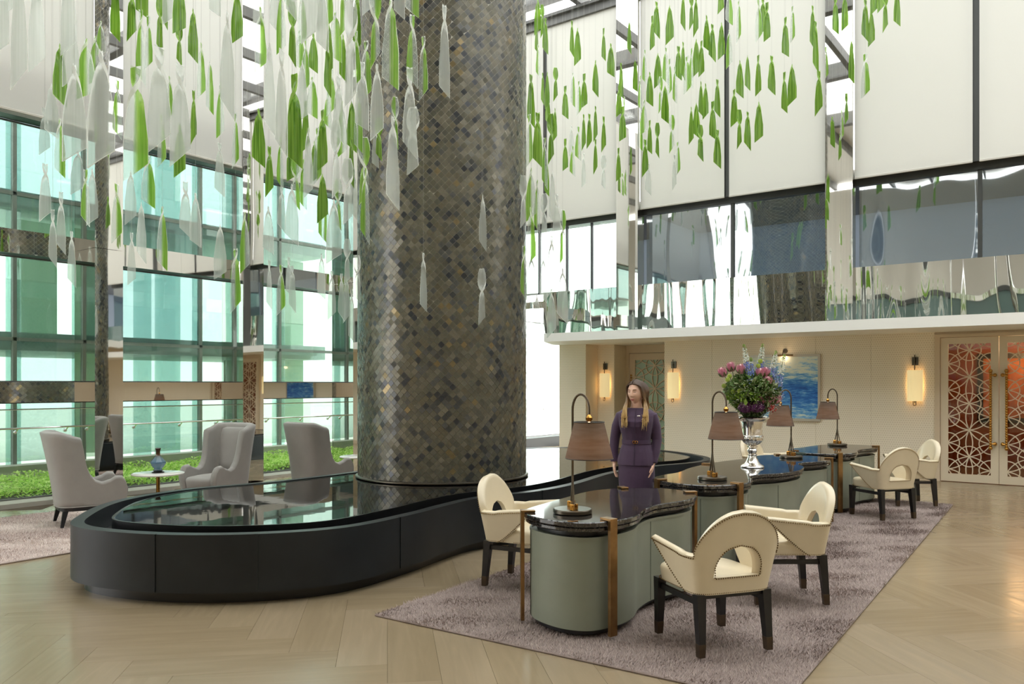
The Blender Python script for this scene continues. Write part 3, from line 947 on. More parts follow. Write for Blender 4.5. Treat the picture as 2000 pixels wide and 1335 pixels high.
# ================================================================== RECEPTION DESKS
d1_pts = [(4.59, 3.246), (4.41, 3.08), (4.335, 2.81), (4.41, 2.60), (4.65, 2.505), (4.88, 2.51), (5.10, 2.578), (5.33, 2.605), (5.50, 2.575), (5.70, 2.53),
          (5.90, 2.545), (6.06, 2.62), (6.18, 2.76), (6.22, 2.96), (6.14, 3.13), (6.0, 3.28), (5.80, 3.37), (5.57, 3.385), (5.3, 3.35), (4.95, 3.31)]
half = [(6.59, 2.90), (6.63, 2.72), (6.83, 2.57), (7.08, 2.53), (7.32, 2.60), (7.54, 2.70), (7.76, 2.66), (7.98, 2.54), (8.35, 2.48)]
back = [(8.35, 3.50), (7.9, 3.48), (7.45, 3.40), (7.1, 3.42), (6.8, 3.36), (6.64, 3.15)]
mir = lambda P: [(16.70 - x, y) for x, y in P]
d2_pts = half + mir(half[:-1])[::-1] + mir(back[1:])[::-1] + back
DESKS = [(d1_pts, [(4.53, 2.53, -90), (4.50, 3.20, 150), (6.10, 2.66, -40), (6.02, 3.27, 60)], 'rounded sage green desk with black granite top, nearest the camera', (5.3, 2.95)),
         (d2_pts, [(6.86, 2.555, -90), (6.68, 3.24, 150), (9.84, 2.555, -90), (10.02, 3.24, 30), (8.35, 3.50, 90)], 'long wavy sage green desk with black granite top carrying the flower urn', (8.35, 3.0)),
         (mir(d1_pts), [(12.17, 2.53, -90), (12.20, 3.20, 30), (10.60, 2.66, -140), (10.68, 3.27, 120)], 'rounded sage green desk with black granite top, farthest from the camera', (11.4, 2.95))]
ZT = .775
Z0 = .04
for pts, posts, lab, cen in DESKS:
    t_ = thing('reception_desk', lab, 'desk', (cen[0], cen[1], Z0), 0, 'reception desks in a row')
    O = ccw(spline([(x - cen[0], y - cen[1]) for x, y in pts], 7))
    zt = ZT - Z0
    def slab_b(poly, z0, z1, bev=.006):
        bb = MB()
        rings = [[(p[0], p[1], z) for p in q] for q, z in ((inset(poly, bev), z0), (poly, z0 + bev), (poly, z1 - bev), (inset(poly, bev), z1))]
        return bb.loft(rings)
    slab_b(O, zt - .034, zt).build('worktop', M['granite'], t_, 30)
    slab_b(inset(O, .012), zt - .066, zt - .037).build('lower_worktop', M['granite'], t_, 30)
    MB().prism(inset(O, .09), zt - .105, zt - .066).build('recess', M['black'], t_, 0)
    body = inset(O, .045)
    bb = MB(); bb.loft([[(p[0], p[1], z) for p in body] for z in (.035, zt - .11)]); bb.build('body', M['sage'], t_, 30)
    ring = MB(); ring_prism(ring, inset(O, .040), inset(O, .055), zt - .122, zt - .104); ring.build('body_edge', M['sage'], t_, 30)
    MB().prism(inset(O, .075), 0, .036).build('plinth', M['black'], t_, 0)
    for k in range(3, len(O), 23):
        p, q0, q1 = body[k], body[k - 1], body[(k + 1) % len(O)]
        a_ = math.atan2(q1[1] - q0[1], q1[0] - q0[0])
        bb = MB(); bb.box(-.003, .003, -.0025, .004, .04, zt - .125)
        bb.xf(Matrix.Translation((p[0], p[1], 0)) @ Matrix.Rotation(a_, 4, 'Z')); bb.build('panel_joint', M['sage_seam'], t_, 0)
    for (px, py, ang) in posts:
        # snap to the nearest edge point
        k = min(range(len(O)), key=lambda i: (O[i][0] + cen[0] - px) ** 2 + (O[i][1] + cen[1] - py) ** 2)
        p = O[k]; q0, q1 = O[k - 1], O[(k + 1) % len(O)]
        a_ = math.atan2(q1[1] - q0[1], q1[0] - q0[0]) - PI / 2     # outward normal
        Mx = Matrix.Translation((p[0], p[1], 0)) @ Matrix.Rotation(a_, 4, 'Z')
        bb = MB(); bb.rbox(.000, .024, -.030, .030, 0, zt + .014, .002); bb.xf(Mx); po = bb.build('post', M['bronze'], t_, 0)
        bb = MB(); bb.rbox(-.075, .0245, -.0305, .0305, zt + .001, zt + .016, .002); bb.xf(Mx); bb.build('cap', M['bronze'], po, 0)

# ================================================================== TABLE LAMPS
def shade_mat(name, col, tl, warm):
    t = NT(name); t.n.remove(t.bsdf)
    n_ = t.noise(14, 4, stretch=(.4, .4, 3))
    r = t.ramp(n_.outputs[0], [(.3, tuple(k * .8 for k in col[:3]) + (1,)), (.7, tuple(min(1, k * 1.2) for k in col[:3]) + (1,))])
    d = t.new('ShaderNodeBsdfDiffuse'); t.link(r.outputs[0], d.inputs[0])
    tr = t.new('ShaderNodeBsdfTranslucent'); tr.inputs[0].default_value = warm
    m_ = t.new('ShaderNodeMixShader'); m_.inputs[0].default_value = tl
    t.link(d.outputs[0], m_.inputs[1]); t.link(tr.outputs[0], m_.inputs[2]); t.link(m_.outputs[0], t.out.inputs[0])
    return t.mat
M['shade'] = shade_mat('taupe_lamp_shade', srgb(104, 99, 95), .15, srgb(170, 124, 70))
M['bulb'] = emis('warm_bulb', (1, .72, .4, 1), 3)
def table_lamp(label, x, y, oy):
    t_ = thing('table_lamp', label, 'lamp', (x, y, ZT + .002), 0, 'table lamps on the desks')
    b = MB(); b.lathe([(.118, 0), (.132, .004), (.132, .024), (.126, .030), (.0, .032)], 32); b.build('base', M['gunmetal'], t_)
    b = MB(); b.lathe([(.014, .03), (.014, .075), (.010, .08)], 6); b.build('socket', M['bronze'], t_)
    R_ = abs(oy) / 2; sg = 1 if oy > 0 else -1
    arc = [(0, 0, .03), (0, 0, .30), (0, 0, .55), (0, 0, .70)]
    for i in range(1, 15):
        a_ = PI * i / 14
        arc.append((0, sg * (R_ - R_ * math.cos(a_)), .70 + .105 * math.sin(a_)))
    arc.append((0, oy, .655))
    b = MB(); b.tube(arc, .0085, 8); b.build('stem', M['bronze_dark'], t_)
    b = MB(); b.lathe([(.011, .38), (.011, .42)], 8); b.build('collar', M['gunmetal'], t_)
    for s_ in (-1, 1):
        ex, ey = s_ * .066, s_ * .052
        b = MB(); b.tube([(0, 0, .26), (ex * .25, ey * .25, .19), (ex, ey, .06)], .007, 6); b.build('leg', M['bronze_dark'], t_)
        b = MB(); b.rbox(ex - .03, ex - .012, ey - .014, ey + .014, .03, .072, .003); b.rbox(ex + .012, ex + .03, ey - .014, ey + .014, .03, .072, .003)
        b.tube([(ex - .034, ey, .058), (ex + .034, ey, .058)], .008, 8); b.build('clamp', M['gold'], t_)
    b = MB(); b.lathe([(.010, .622), (.022, .634), (.024, .65), (.014, .664), (.008, .67)], 14, (0, oy, 0)); b.build('finial', M['gold'], t_)
    b = MB()
    n_ = 36
    o_ = [[(.160 * math.cos(2 * PI * i / n_) * k, oy + .160 * math.sin(2 * PI * i / n_) * k, z) for i in range(n_)] for k, z in ((1.0, .375), (1.0, .380), (.63, .617), (.63, .622))]
    b.loft(o_, False); sh = b.build('shade', M['shade'], t_, 60)
    b = MB(); b.tube([(.160 * math.cos(2 * PI * i / n_), oy + .160 * math.sin(2 * PI * i / n_), .377) for i in range(n_)], .003, 6, closed=True)
    b.build('shade_ring', M['black'], sh); b = MB()
    b.tube([(.102 * math.cos(2 * PI * i / n_), oy + .102 * math.sin(2 * PI * i / n_), .620) for i in range(n_)], .003, 6, closed=True)
    b.tube([(-.10, oy, .615), (.10, oy, .615)], .003, 6); b.tube([(0, oy - .1, .615), (0, oy + .1, .615)], .003, 6)
    b.build('shade_spider', M['black'], sh)
    b = MB(); b.ball((0, oy, .49), .030, 12, 8); b.tube([(0, oy, .52), (0, oy, .64)], .008, 6); b.build('bulb', M['bulb'], t_)
    lamp('lamp_glow', (0, oy, .44), .8, (1, .66, .34), .03, t_)
table_lamp('table lamp with taupe shade on the nearest desk, left of the woman', 4.66, 2.90, -.13)
table_lamp('table lamp with taupe shade just left of the silver flower urn', 7.05, 2.88, -.13)
table_lamp('table lamp with taupe shade in front of the blue painting, right of the urn', 9.67, 2.97, .13)
table_lamp('table lamp with taupe shade on the farthest desk', 11.98, 3.03, .13)

# ================================================================== UPHOLSTERED SHELL CHAIRS
def ushell(a, b_, npow, y0, zbot, htop, yfront, th, hole=None, nback=33, narm=9, nlow=6, nup=9):
    """U-shaped padded wall. returns (MB, polylines of its outer edges)"""
    cols = []
    for i in range(narm): cols.append(('L', 1 - i / narm))
    for i in range(nback): cols.append(('B', -PI / 2 + PI * i / (nback - 1)))
    for i in range(narm): cols.append(('R', (i + 1) / narm))
    def pt(c, z, ins):
        if c[0] == 'B':
            s_, k = math.sin(c[1]), math.cos(c[1])
            x = (a(z) - ins) * math.copysign(abs(s_) ** (2 / npow), s_)
            y = y0 - (b_(z) - ins) * abs(k) ** (2 / npow)
        else:
            x = (a(z) - ins) * (-1 if c[0] == 'L' else 1)
            y = y0 + c[1] * (yfront(z) - y0)
        return x, y
    cdat = []
    for c in cols:
        h = htop(c, pt(c, .8, 0))
        zl = zh = zbot + (h - zbot) * .5
        open_ = False
        if hole:
            hw, z0, z1 = hole
            zl = zh = z0
            if c[0] == 'B':
                x = pt(c, z0 + .05, 0)[0]
                if abs(x) < hw:
                    zh = z0 + (z1 - z0) * math.sqrt(max(0, 1 - (x / hw) ** 2)); open_ = True
        cdat.append((c, h, zl, zh, open_))
    mb = MB(); idx = {}
    nr = nlow + nup + 2
    for side in (0, 1):
        for j, (c, h, zl, zh, op) in enumerate(cdat):
            for r in range(nr):
                z = zbot + (zl - zbot) * r / nlow if r <= nlow else zh + (h - zh) * (r - nlow - 1) / nup
                x, y = pt(c, z, th * side)
                idx[side, j, r] = len(mb.v); mb.v.append((x, y, z))
    nc = len(cdat)
    for j, (c, h, zl, zh, op) in enumerate(cdat):
        x, y = pt(c, h, th * .5)
        idx['m', j] = len(mb.v); mb.v.append((x, y, h + th * .25))
    F_ = []
    for j in range(nc - 1):
        isop = cdat[j][4] and cdat[j + 1][4] or (cdat[j][4] or cdat[j + 1][4])
        for r in range(nr - 1):
            if r == nlow: continue
            F_.append((idx[0, j, r], idx[0, j + 1, r], idx[0, j + 1, r + 1], idx[0, j, r + 1]))
            F_.append((idx[1, j + 1, r], idx[1, j, r], idx[1, j, r + 1], idx[1, j + 1, r + 1]))
        if isop:
            F_.append((idx[0, j, nlow], idx[0, j + 1, nlow], idx[1, j + 1, nlow], idx[1, j, nlow]))
            F_.append((idx[0, j + 1, nlow + 1], idx[0, j, nlow + 1], idx[1, j, nlow + 1], idx[1, j + 1, nlow + 1]))
        t0 = nr - 1
        F_.append((idx[0, j, t0], idx[0, j + 1, t0], idx['m', j + 1], idx['m', j]))
        F_.append((idx['m', j], idx['m', j + 1], idx[1, j + 1, t0], idx[1, j, t0]))
        F_.append((idx[0, j + 1, 0], idx[0, j, 0], idx[1, j, 0], idx[1, j + 1, 0]))
    for j, fl in ((0, 1), (nc - 1, 0)):
        for r in range(nr - 1):
            if r == nlow: continue
            f_ = (idx[0, j, r], idx[0, j, r + 1], idx[1, j, r + 1], idx[1, j, r])
            F_.append(f_ if fl else f_[::-1])
        f_ = (idx[0, j, nr - 1], idx['m', j], idx[1, j, nr - 1]); F_.append(f_ if fl else f_[::-1])
    mb.f = F_; mb.m = [0] * len(F_)
    top = [mb.v[idx[0, j, nr - 1]] for j in range(nc)]
    e0 = [mb.v[idx[0, 0, r]] for r in range(nr)]; e1 = [mb.v[idx[0, nc - 1, r]] for r in range(nr)]
    bot = [mb.v[idx[0, j, 0]] for j in range(nc)]
    hl = [mb.v[idx[0, j, nlow + 1]] for j in range(nc) if cdat[j][4]]
    hb = [mb.v[idx[0, j, nlow]] for j in range(nc) if cdat[j][4]]
    return mb, dict(top=top, e0=e0, e1=e1, bot=bot, hole=hl + hb[::-1] + hl[:1])

def studs(mb, line, step, r):
    acc = 0.0
    for p, q in zip(line, line[1:]):
        P, Q = Vector(p), Vector(q); L = (Q - P).length
        while acc < L:
            c = P + (Q - P) * (acc / L if L else 0)
            mb.add([(c.x + r, c.y, c.z), (c.x - r, c.y, c.z), (c.x, c.y + r, c.z), (c.x, c.y - r, c.z), (c.x, c.y, c.z + r), (c.x, c.y, c.z - r)],
                   [(0, 2, 4), (2, 1, 4), (1, 3, 4), (3, 0, 4), (2, 0, 5), (1, 2, 5), (3, 1, 5), (0, 3, 5)])
            acc += step
        acc -= L

def superring(hx0, hx1, hy0, hy1, z, n=32, p=4.5):
    cx, cy_ = (hx0 + hx1) / 2, (hy0 + hy1) / 2; ax, ay = (hx1 - hx0) / 2, (hy1 - hy0) / 2
    out = []
    for i in range(n):
        t_ = 2 * PI * i / n; c, s_ = math.cos(t_), math.sin(t_)
        out.append((cx + ax * math.copysign(abs(c) ** (2 / p), c), cy_ + ay * math.copysign(abs(s_) ** (2 / p), s_), z))
    return out

def cushion(mb, x0, x1, y0, y1, z0, z1, r=.03, dome=.015, mi=0):
    rings = [superring(x0 + r * .3, x1 - r * .3, y0 + r * .3, y1 - r * .3, z0)]
    for k in range(0, 7):
        a_ = PI / 2 * k / 6
        i_ = r * (1 - math.cos(a_)); rings.append(superring(x0 + i_, x1 - i_, y0 + i_, y1 - i_, z1 - r + r * math.sin(a_)))
    for f_, d in ((.75, .55), (.4, .9), (.05, 1)):
        cx, cy_ = (x0 + x1) / 2, (y0 + y1) / 2
        rings.append(superring(cx + (x0 + r - cx) * f_, cx + (x1 - r - cx) * f_, cy_ + (y0 + r - cy_) * f_, cy_ + (y1 - r - cy_) * f_, z1 + dome * d))
    return mb.loft(rings, True, mi)

def leather_chair(label, loc, rz):
    t_ = thing('leather_armchair', label, 'chair', loc, rz, 'cream leather chairs at the desks')
    a = lambda z: .262 + .055 * max(0, min(1, (z - .36) / .28))
    b_ = lambda z: .130 + .060 * max(0, min(1.6, (z - .36) / .35)) ** 1.1
    def ht(c, p):
        if c[0] == 'B':
            x = abs(math.sin(c[1])) ** (2 / 4.4)
            return .600 + .260 * max(0, 1 - (x / .93) ** 2) ** .5
        return .605 + .035 * c[1]
    yf = lambda z: -.10 + .31 * max(0, min(1, (z - .36) / .26)) ** .85
    sh, ln = ushell(a, b_, 4.4, -.12, .362, ht, yf, .052, (.168, .468, .652), nback=71)
    sh.build('back_and_arms', M['leather'], t_, 75)
    s_ = MB(); cushion(s_, -.262, .262, -.235, .300, .362, .464, .032, .014); s_.build('seat', M['leather'], t_, 70)
    nb = MB()
    studs(nb, [(x * 1.004, y * 1.004, z - .012) for x, y, z in ln['top']], .0165, .0064)
    for e in ('e0', 'e1'): studs(nb, [(x * 1.006, y + -.012, z) for x, y, z in ln[e]], .0165, .0064)
    studs(nb, [(x, y * 1.004 - .001, z + (.006 if z > .5 else -.006)) for x, y, z in ln['hole']], .0155, .0058)
    studs(nb, [(x * 1.006, y * 1.004, z + .008) for x, y, z in ln['bot']], .0125, .0042)
    fr = superring(-.264, .264, -.237, .302, .371, 64)
    studs(nb, [p for p in fr if p[1] > -.09], .0125, .0042)
    o_ = nb.build('nailheads', M['nail'], t_, 0); o_['kind'] = 'stuff'
    for sx in (-1, 1):
        for y_, yb, nm in ((.262, .264, 'f'), (-.208, -.238, 'b')):
            x0 = sx * .228; x1 = sx * .236
            lg = MB(); lg.taper((x1 * .99, yb * .985 if nm == 'b' else yb, .075), (.0215, .0215), (x0, y_, .365), (.030, .030))
            lo = lg.build('leg', M['leg_black'], t_, 0)
            f_ = MB(); f_.taper((x1, yb, 0.0), (.0200, .0200), (x1 * .99, yb * .985 if nm == 'b' else yb, .078), (.0228, .0228)); f_.build('ferrule', M['bronze_dark'], lo, 0)
        r_ = MB(); r_.box(sx * .228 - .012, sx * .228 + .012, -.21, .262, .295, .328); r_.build('stretcher', M['leg_black'], t_, 0)
    r_ = MB(); r_.box(-.225, .225, .250, .272, .335, .364); r_.box(-.225, .225, -.22, -.2, .335, .364); r_.build('seat_rail', M['leg_black'], t_, 0)
    return t_
R_ = math.radians
ZR = .036
chA = leather_chair('cream leather armchair nearest the camera, seen from behind', (4.83, 1.97, ZR), R_(55 - 90))
dup(chA, (6.18, 1.96, ZR), R_(126 - 90), 'cream leather armchair with its arms toward the left, just beyond the nearest chair')
dup(chA, (10.62, 2.15, ZR), R_(55 - 90), 'cream leather armchair seen from behind before the farthest desk')
dup(chA, (11.98, 2.10, ZR), R_(126 - 90), 'cream leather armchair closest to the lattice double doors')
dup(chA, (5.36, 3.80, ZR), R_(-80 - 90), 'cream leather armchair on the far side of the nearest desk, beside the pool')
dup(chA, (11.34, 3.80, ZR), R_(-100 - 90), 'cream leather armchair behind the farthest desk, half hidden by the urn')

def wing_chair(label, loc, rz):
    t_ = thing('wing_armchair', label, 'chair', loc, rz, 'grey wing chairs by the window')
    a = lambda z: .30 + .055 * max(0, min(1, (z - .2) / .8))
    b_ = lambda z: .215 + .14 * max(0, min(1.1, (z - .2) / .85)) ** 1.3
    from bisect import bisect
    us = [0, .03, .06, .10, .15, .22, .32, .46, .62, .76, .88, .96, 1.0]; hs = [.995, .955, .87, .74, .635, .555, .495, .468, .49, .53, .525, .47, .40]
    def ht(c, p):
        if c[0] == 'B':
            k = abs(c[1]) / (PI / 2)
            return 1.06 - .010 * k ** 2 - .065 * max(0, (k - .62) / .38) ** 2
        i = min(len(us) - 2, max(0, bisect(us, c[1]) - 1)); f_ = (c[1] - us[i]) / (us[i + 1] - us[i])
        f_ = f_ * f_ * (3 - 2 * f_) * .5 + f_ * .5
        return hs[i] + (hs[i + 1] - hs[i]) * f_
    yf = lambda z: .40 - .03 * max(0, (.35 - z) / .15)
    sh, ln = ushell(a, b_, 3.4, -.10, .215, ht, yf, .095, None, nback=33, narm=40)
    sh.build('back_and_arms', M['grey_fabric'], t_, 180)
    s_ = MB(); cushion(s_, -.25, .25, -.24, .43, .215, .395, .05, .025); s_.build('seat', M['grey_fabric'], t_, 180)
    bk = MB()
    rings = []
    for z, y, w_ in ((.40, -.20, .22), (.55, -.225, .225), (.75, -.25, .235), (.92, -.28, .24), (1.0, -.305, .22), (1.02, -.33, .16)):
        rings.append([(w_ * x, y + .035 * (1 - x * x) - .0, z) for x in np.linspace(-1, 1, 12)] + [(w_ * x, y - .08, z) for x in np.linspace(1, -1, 6)])
    bk.loft(rings); bk.build('back_cushion', M['grey_fabric'], t_, 180)
    r_ = MB(); r_.prism(superring(-.30, .30, -.30, .375, 0, 40), .175, .222); r_.build('base_rail', M['leg_black'], t_, 40)
    p_ = MB(); p_.tube([(x, y, .222) for x, y, _ in superring(-.308, .308, -.312, .385, 0, 40)], .006, 6, closed=True); p_.build('piping', M['grey_fabric'], t_)
    for sx in (-1, 1):
        for sy, y_ in ((-1, -.24), (1, .32)):
            lg = MB(); lg.taper((sx * .285, y_ + sy * .04, 0), (.016, .016), (sx * .25, y_, .18), (.028, .028)); lg.build('leg', M['leg_black'], t_, 0)
    return t_
wc = wing_chair('grey wing chair at the far left, seen from behind', (4.67, 9.63, .034), R_(-17 - 90))
dup(wc, (6.44, 9.62, .034), R_(194 - 90), 'grey wing chair facing the camera beside the small blue vase')
dup(wc, (7.75, 9.15, .034), R_(-2 - 90), 'grey wing chair seen from behind just left of the mosaic column')

def side_table(label, loc):
    t_ = thing('side_table', label, 'table', loc, 0, 'small marble side tables')
    b = MB(); b.lathe([(.285, 0), (.305, .008), (.305, .018), (.295, .024)], 40, (0, 0, .50)); b.build('table_top', M['marble'], t_)
    b = MB(); b.lathe([(.022, .02), (.022, .50)], 16); b.build('stem', M['gold'], t_)
    b = MB(); b.lathe([(.15, 0), (.155, .006), (.15, .014), (.03, .024), (.022, .03)], 32); b.build('foot', M['gold'], t_)
    return t_
T1 = side_table('round marble side table carrying the small blue vase', (5.44, 9.40, .034))
dup(T1, (8.80, 9.42, 0), 0, 'round marble side table half hidden behind the mosaic column')

# small blue vase
v_ = thing('ceramic_vase', 'small blue glazed bottle vase with brown neck on the side table', 'vase', (5.44, 9.40, .5585))
t = NT('blue_drip_glaze'); tc = t.new('ShaderNodeTexCoord'); sp_ = t.new('ShaderNodeSeparateXYZ'); t.link(tc.outputs['Object'], sp_.inputs[0])
n_ = t.noise(30, 4); ml_ = t.new('ShaderNodeMath', operation='MULTIPLY'); ml_.inputs[1].default_value = .03; t.link(n_.outputs[0], ml_.inputs[0])
ad_ = t.new('ShaderNodeMath', operation='ADD'); t.link(sp_.outputs[2], ad_.inputs[0]); t.link(ml_.outputs[0], ad_.inputs[1])
mr = t.new('ShaderNodeMapRange'); mr.inputs['From Min'].default_value = 0; mr.inputs['From Max'].default_value = .33; t.link(ad_.outputs[0], mr.inputs[0])
r = t.ramp(mr.outputs[0], [(.0, srgb(70, 50, 36)), (.12, srgb(60, 60, 60)), (.2, srgb(108, 140, 160)), (.45, srgb(84, 116, 140)), (.62, srgb(96, 120, 126)), (.72, srgb(92, 66, 40)), (.92, srgb(60, 46, 36))])
t.link(r.outputs[0], t.bsdf.inputs['Base Color']); t.bsdf.inputs['Roughness'].default_value = .1
b = MB(); b.lathe([(.062, .028), (.055, .034), (.045, .05), (.070, .075), (.094, .12), (.092, .135), (.060, .175), (.034, .205), (.026, .225), (.025, .27), (.036, .30), (.030, .305), (.018, .29)], 8); b.build('body', t.mat, v_, 25)
b = MB(); b.lathe([(.072, 0), (.074, .010), (.05, .018), (.052, .028), (.06, .032)], 24); b.build('stand', M['black'], v_)

# ================================================================== PAINTING, PICTURE LIGHT, SCONCES
pt_ = thing('painting', 'square abstract blue painting in a pale frame on the right wall', 'painting', (XW, 4.84, .97))
MB().box(-.045, 0, -.65, .65, 0, 1.235).build('backing', M['gunmetal'], pt_, 0)
b = MB()
for (y0, y1, z0, z1) in ((-.655, -.615, -.005, 1.24), (.615, .655, -.005, 1.24), (-.615, .615, -.005, .035), (-.615, .615, 1.20, 1.24)): b.box(-.06, -.001, y0, y1, z0, z1)
b.build('frame', mat('silver_leaf_frame', srgb(196, 188, 172), .4, .3), pt_, 0)
t = NT('blue_abstract_paint')
n1 = t.noise(7, 8, stretch=(1, .55, 2.8), rough=.72); n2 = t.noise(1.6, 3, stretch=(1, 1, 1.3)); n3 = t.noise(26, 5, stretch=(1, .3, 2.2), rough=.7)
tc = t.new('ShaderNodeTexCoord'); sp_ = t.new('ShaderNodeSeparateXYZ'); t.link(tc.outputs['Object'], sp_.inputs[0])
def mth(op, a_, b2):
    m_ = t.new('ShaderNodeMath', operation=op)
    for k, v in ((0, a_), (1, b2)):
        if isinstance(v, (int, float)): m_.inputs[k].default_value = v
        else: t.link(v, m_.inputs[k])
    return m_.outputs[0]
zz = mth('MULTIPLY', mth('ABSOLUTE', mth('SUBTRACT', sp_.outputs[2], .45), 0), .34)
f_ = mth('ADD', mth('ADD', mth('MULTIPLY', n1.outputs[0], .80), mth('MULTIPLY', n2.outputs[0], .40)), mth('ADD', zz, mth('MULTIPLY', n3.outputs[0], .40)))
r = t.ramp(f_, [(.66, srgb(20, 78, 168)), (.78, srgb(40, 118, 206)), (.88, srgb(96, 166, 222)), (.96, srgb(176, 212, 228)), (1.0, srgb(226, 234, 222))])
t.link(r.outputs[0], t.bsdf.inputs['Base Color']); t.bsdf.inputs['Roughness'].default_value = .5; t.bump(n1.outputs[0], .15, .004)
MB().box(-.052, -.045, -.612, .612, .038, 1.198).build('canvas', t.mat, pt_, 0)
pl_ = thing('picture_light', 'small brass picture light above the blue painting', 'light', (XW, 4.84, 2.28))
b = MB(); b.lathe([(.045, 0), (.045, .012)], 20); b.xf(Matrix.Rotation(-PI / 2, 4, 'Y')); b.build('wall_plate', M['bronze_dark'], pl_)
b = MB(); b.tube([(-.01, 0, 0), (-.10, 0, .0), (-.14, 0, -.03), (-.15, 0, -.075)], .008, 8); b.build('arm', M['bronze_dark'], pl_)
b = MB(); b.tube([(-.155, -.19, -.085), (-.155, .19, -.085)], .016, 10); b.build('tube', M['bronze'], pl_)
lamp('picture_glow', (-.10, 0, -.12), 1.2, (1, .7, .4), .05, pl_)

M['sconce'] = emis('glowing_parchment', (1.0, .80, .42, 1), .40)
def sconce(label, x, y):
    t_ = thing('wall_sconce', label, 'wall lamp', (x, y, 1.36), 0, 'parchment wall sconces')
    b = MB(); n_ = 20
    half_ = [(-.03 - .11 * math.cos(a_), .125 * math.sin(a_)) for a_ in np.linspace(-PI / 2, PI / 2, n_)]
    vs_ = [(p[0], p[1], z) for z in (0, .535) for p in half_]
    b.add(vs_, [(i, i + 1, n_ + i + 1, n_ + i) for i in range(n_ - 1)]); b.add([(p[0] + .003, p[1] * .98, z) for z in (0, .535) for p in half_], [(n_ + i, n_ + i + 1, i + 1, i) for i in range(n_ - 1)])
    b.build('shade', M['sconce'], t_, 60)
    b = MB(); b.box(-.03, -.001, -.05, .05, .62, .76); b.build('wall_plate', M['gunmetal'], t_, 0)
    b = MB(); b.tube([(-.06, 0, -.03), (-.06, 0, .80)], .009, 8); b.tube([(-.06, 0, .70), (-.01, 0, .70)], .009, 8); b.build('rod', M['bronze_dark'], t_)
    b = MB(); b.tube([(-.075, -.022, .02), (-.075, -.022, -.06), (-.075, -.012, -.078), (-.075, .012, -.078), (-.075, .022, -.06), (-.075, .022, .02)], .006, 6); b.build('loop', M['bronze_dark'], t_)
    lamp('sconce_glow', (-.07, 0, .27), .9, (1, .64, .3), .05, t_)
sconce('glowing parchment wall sconce between the blue painting and the lattice doors', XW, 2.60)
sconce('glowing parchment wall sconce just right of the small green lattice door', XW, 7.12)
sconce('glowing parchment wall sconce in the recess left of the small green lattice door', 15.92, 9.03)

# ================================================================== FLOWER URN
UX, UY = 8.35, 2.97
urn = thing('silver_urn', 'tall polished silver urn on a stem holding the bouquet', 'urn', (UX, UY, ZT + .001))
b = MB(); b.lathe([(.118, 0), (.122, .008), (.112, .022), (.085, .035), (.062, .065), (.045, .105), (.040, .125)], 40); b.build('foot', M['silver'], urn)
b = MB(); b.lathe([(.038, .12), (.052, .132), (.036, .142), (.046, .165), (.052, .178), (.046, .192), (.034, .205), (.055, .214), (.055, .224), (.03, .232)], 32); b.build('knop', M['silver'], urn)
b = MB(); b.lathe([(.03, .225), (.062, .24), (.090, .262), (.106, .29), (.110, .315), (.104, .325)], 128, flute=.035); b.build('fluted_bowl', M['silver'], urn, 180)
b = MB(); b.lathe([(.100, .318), (.114, .322), (.112, .332), (.102, .338), (.102, .40), (.106, .45), (.115, .485), (.150, .505), (.172, .512), (.176, .522), (.165, .532), (.150, .530), (.09, .48)], 48); b.build('cup', M['silver'], urn)

def flower_base(name, label, cat, p, group):
    """p: head position; stem runs down into the urn"""
    t_ = thing(name, label, cat, p, 0, group)
    d = Vector((UX, UY, ZT + .47)) - Vector(p)
    k = .06 / max(.06, math.hypot(d.x, d.y))
    e = Vector((d.x * (1 - k), d.y * (1 - k), d.z))
    b = MB(); b.tube([(0, 0, 0), tuple(e * .5 + Vector((0, 0, .02))), tuple(e)], .004, 5); b.build('stem', M['stem'], t_)
    return t_, (-d).normalized()
M['stem'] = mat('green_stem', srgb(78, 104, 50), .6)
M['leaf'] = mat('deep_green_leaf', srgb(92, 122, 60), .45, var=.3, scale=30)
M['leaf2'] = mat('lime_leaf', srgb(136, 170, 58), .45, var=.25, scale=30)
M['leaf3'] = mat('olive_leaf', srgb(124, 136, 88), .5, var=.3, scale=30)
def bpos(px, py, off=0.0):
    q = at(px, py, 8.49 + off)
    return q
m_pro = mat('protea_pink', srgb(212, 138, 160), .5, var=.2, scale=40)
m_pro2 = mat('protea_pale_core', srgb(240, 206, 206), .5)
def orient(d):
    return d.to_track_quat('Z', 'Y').to_matrix().to_4x4()
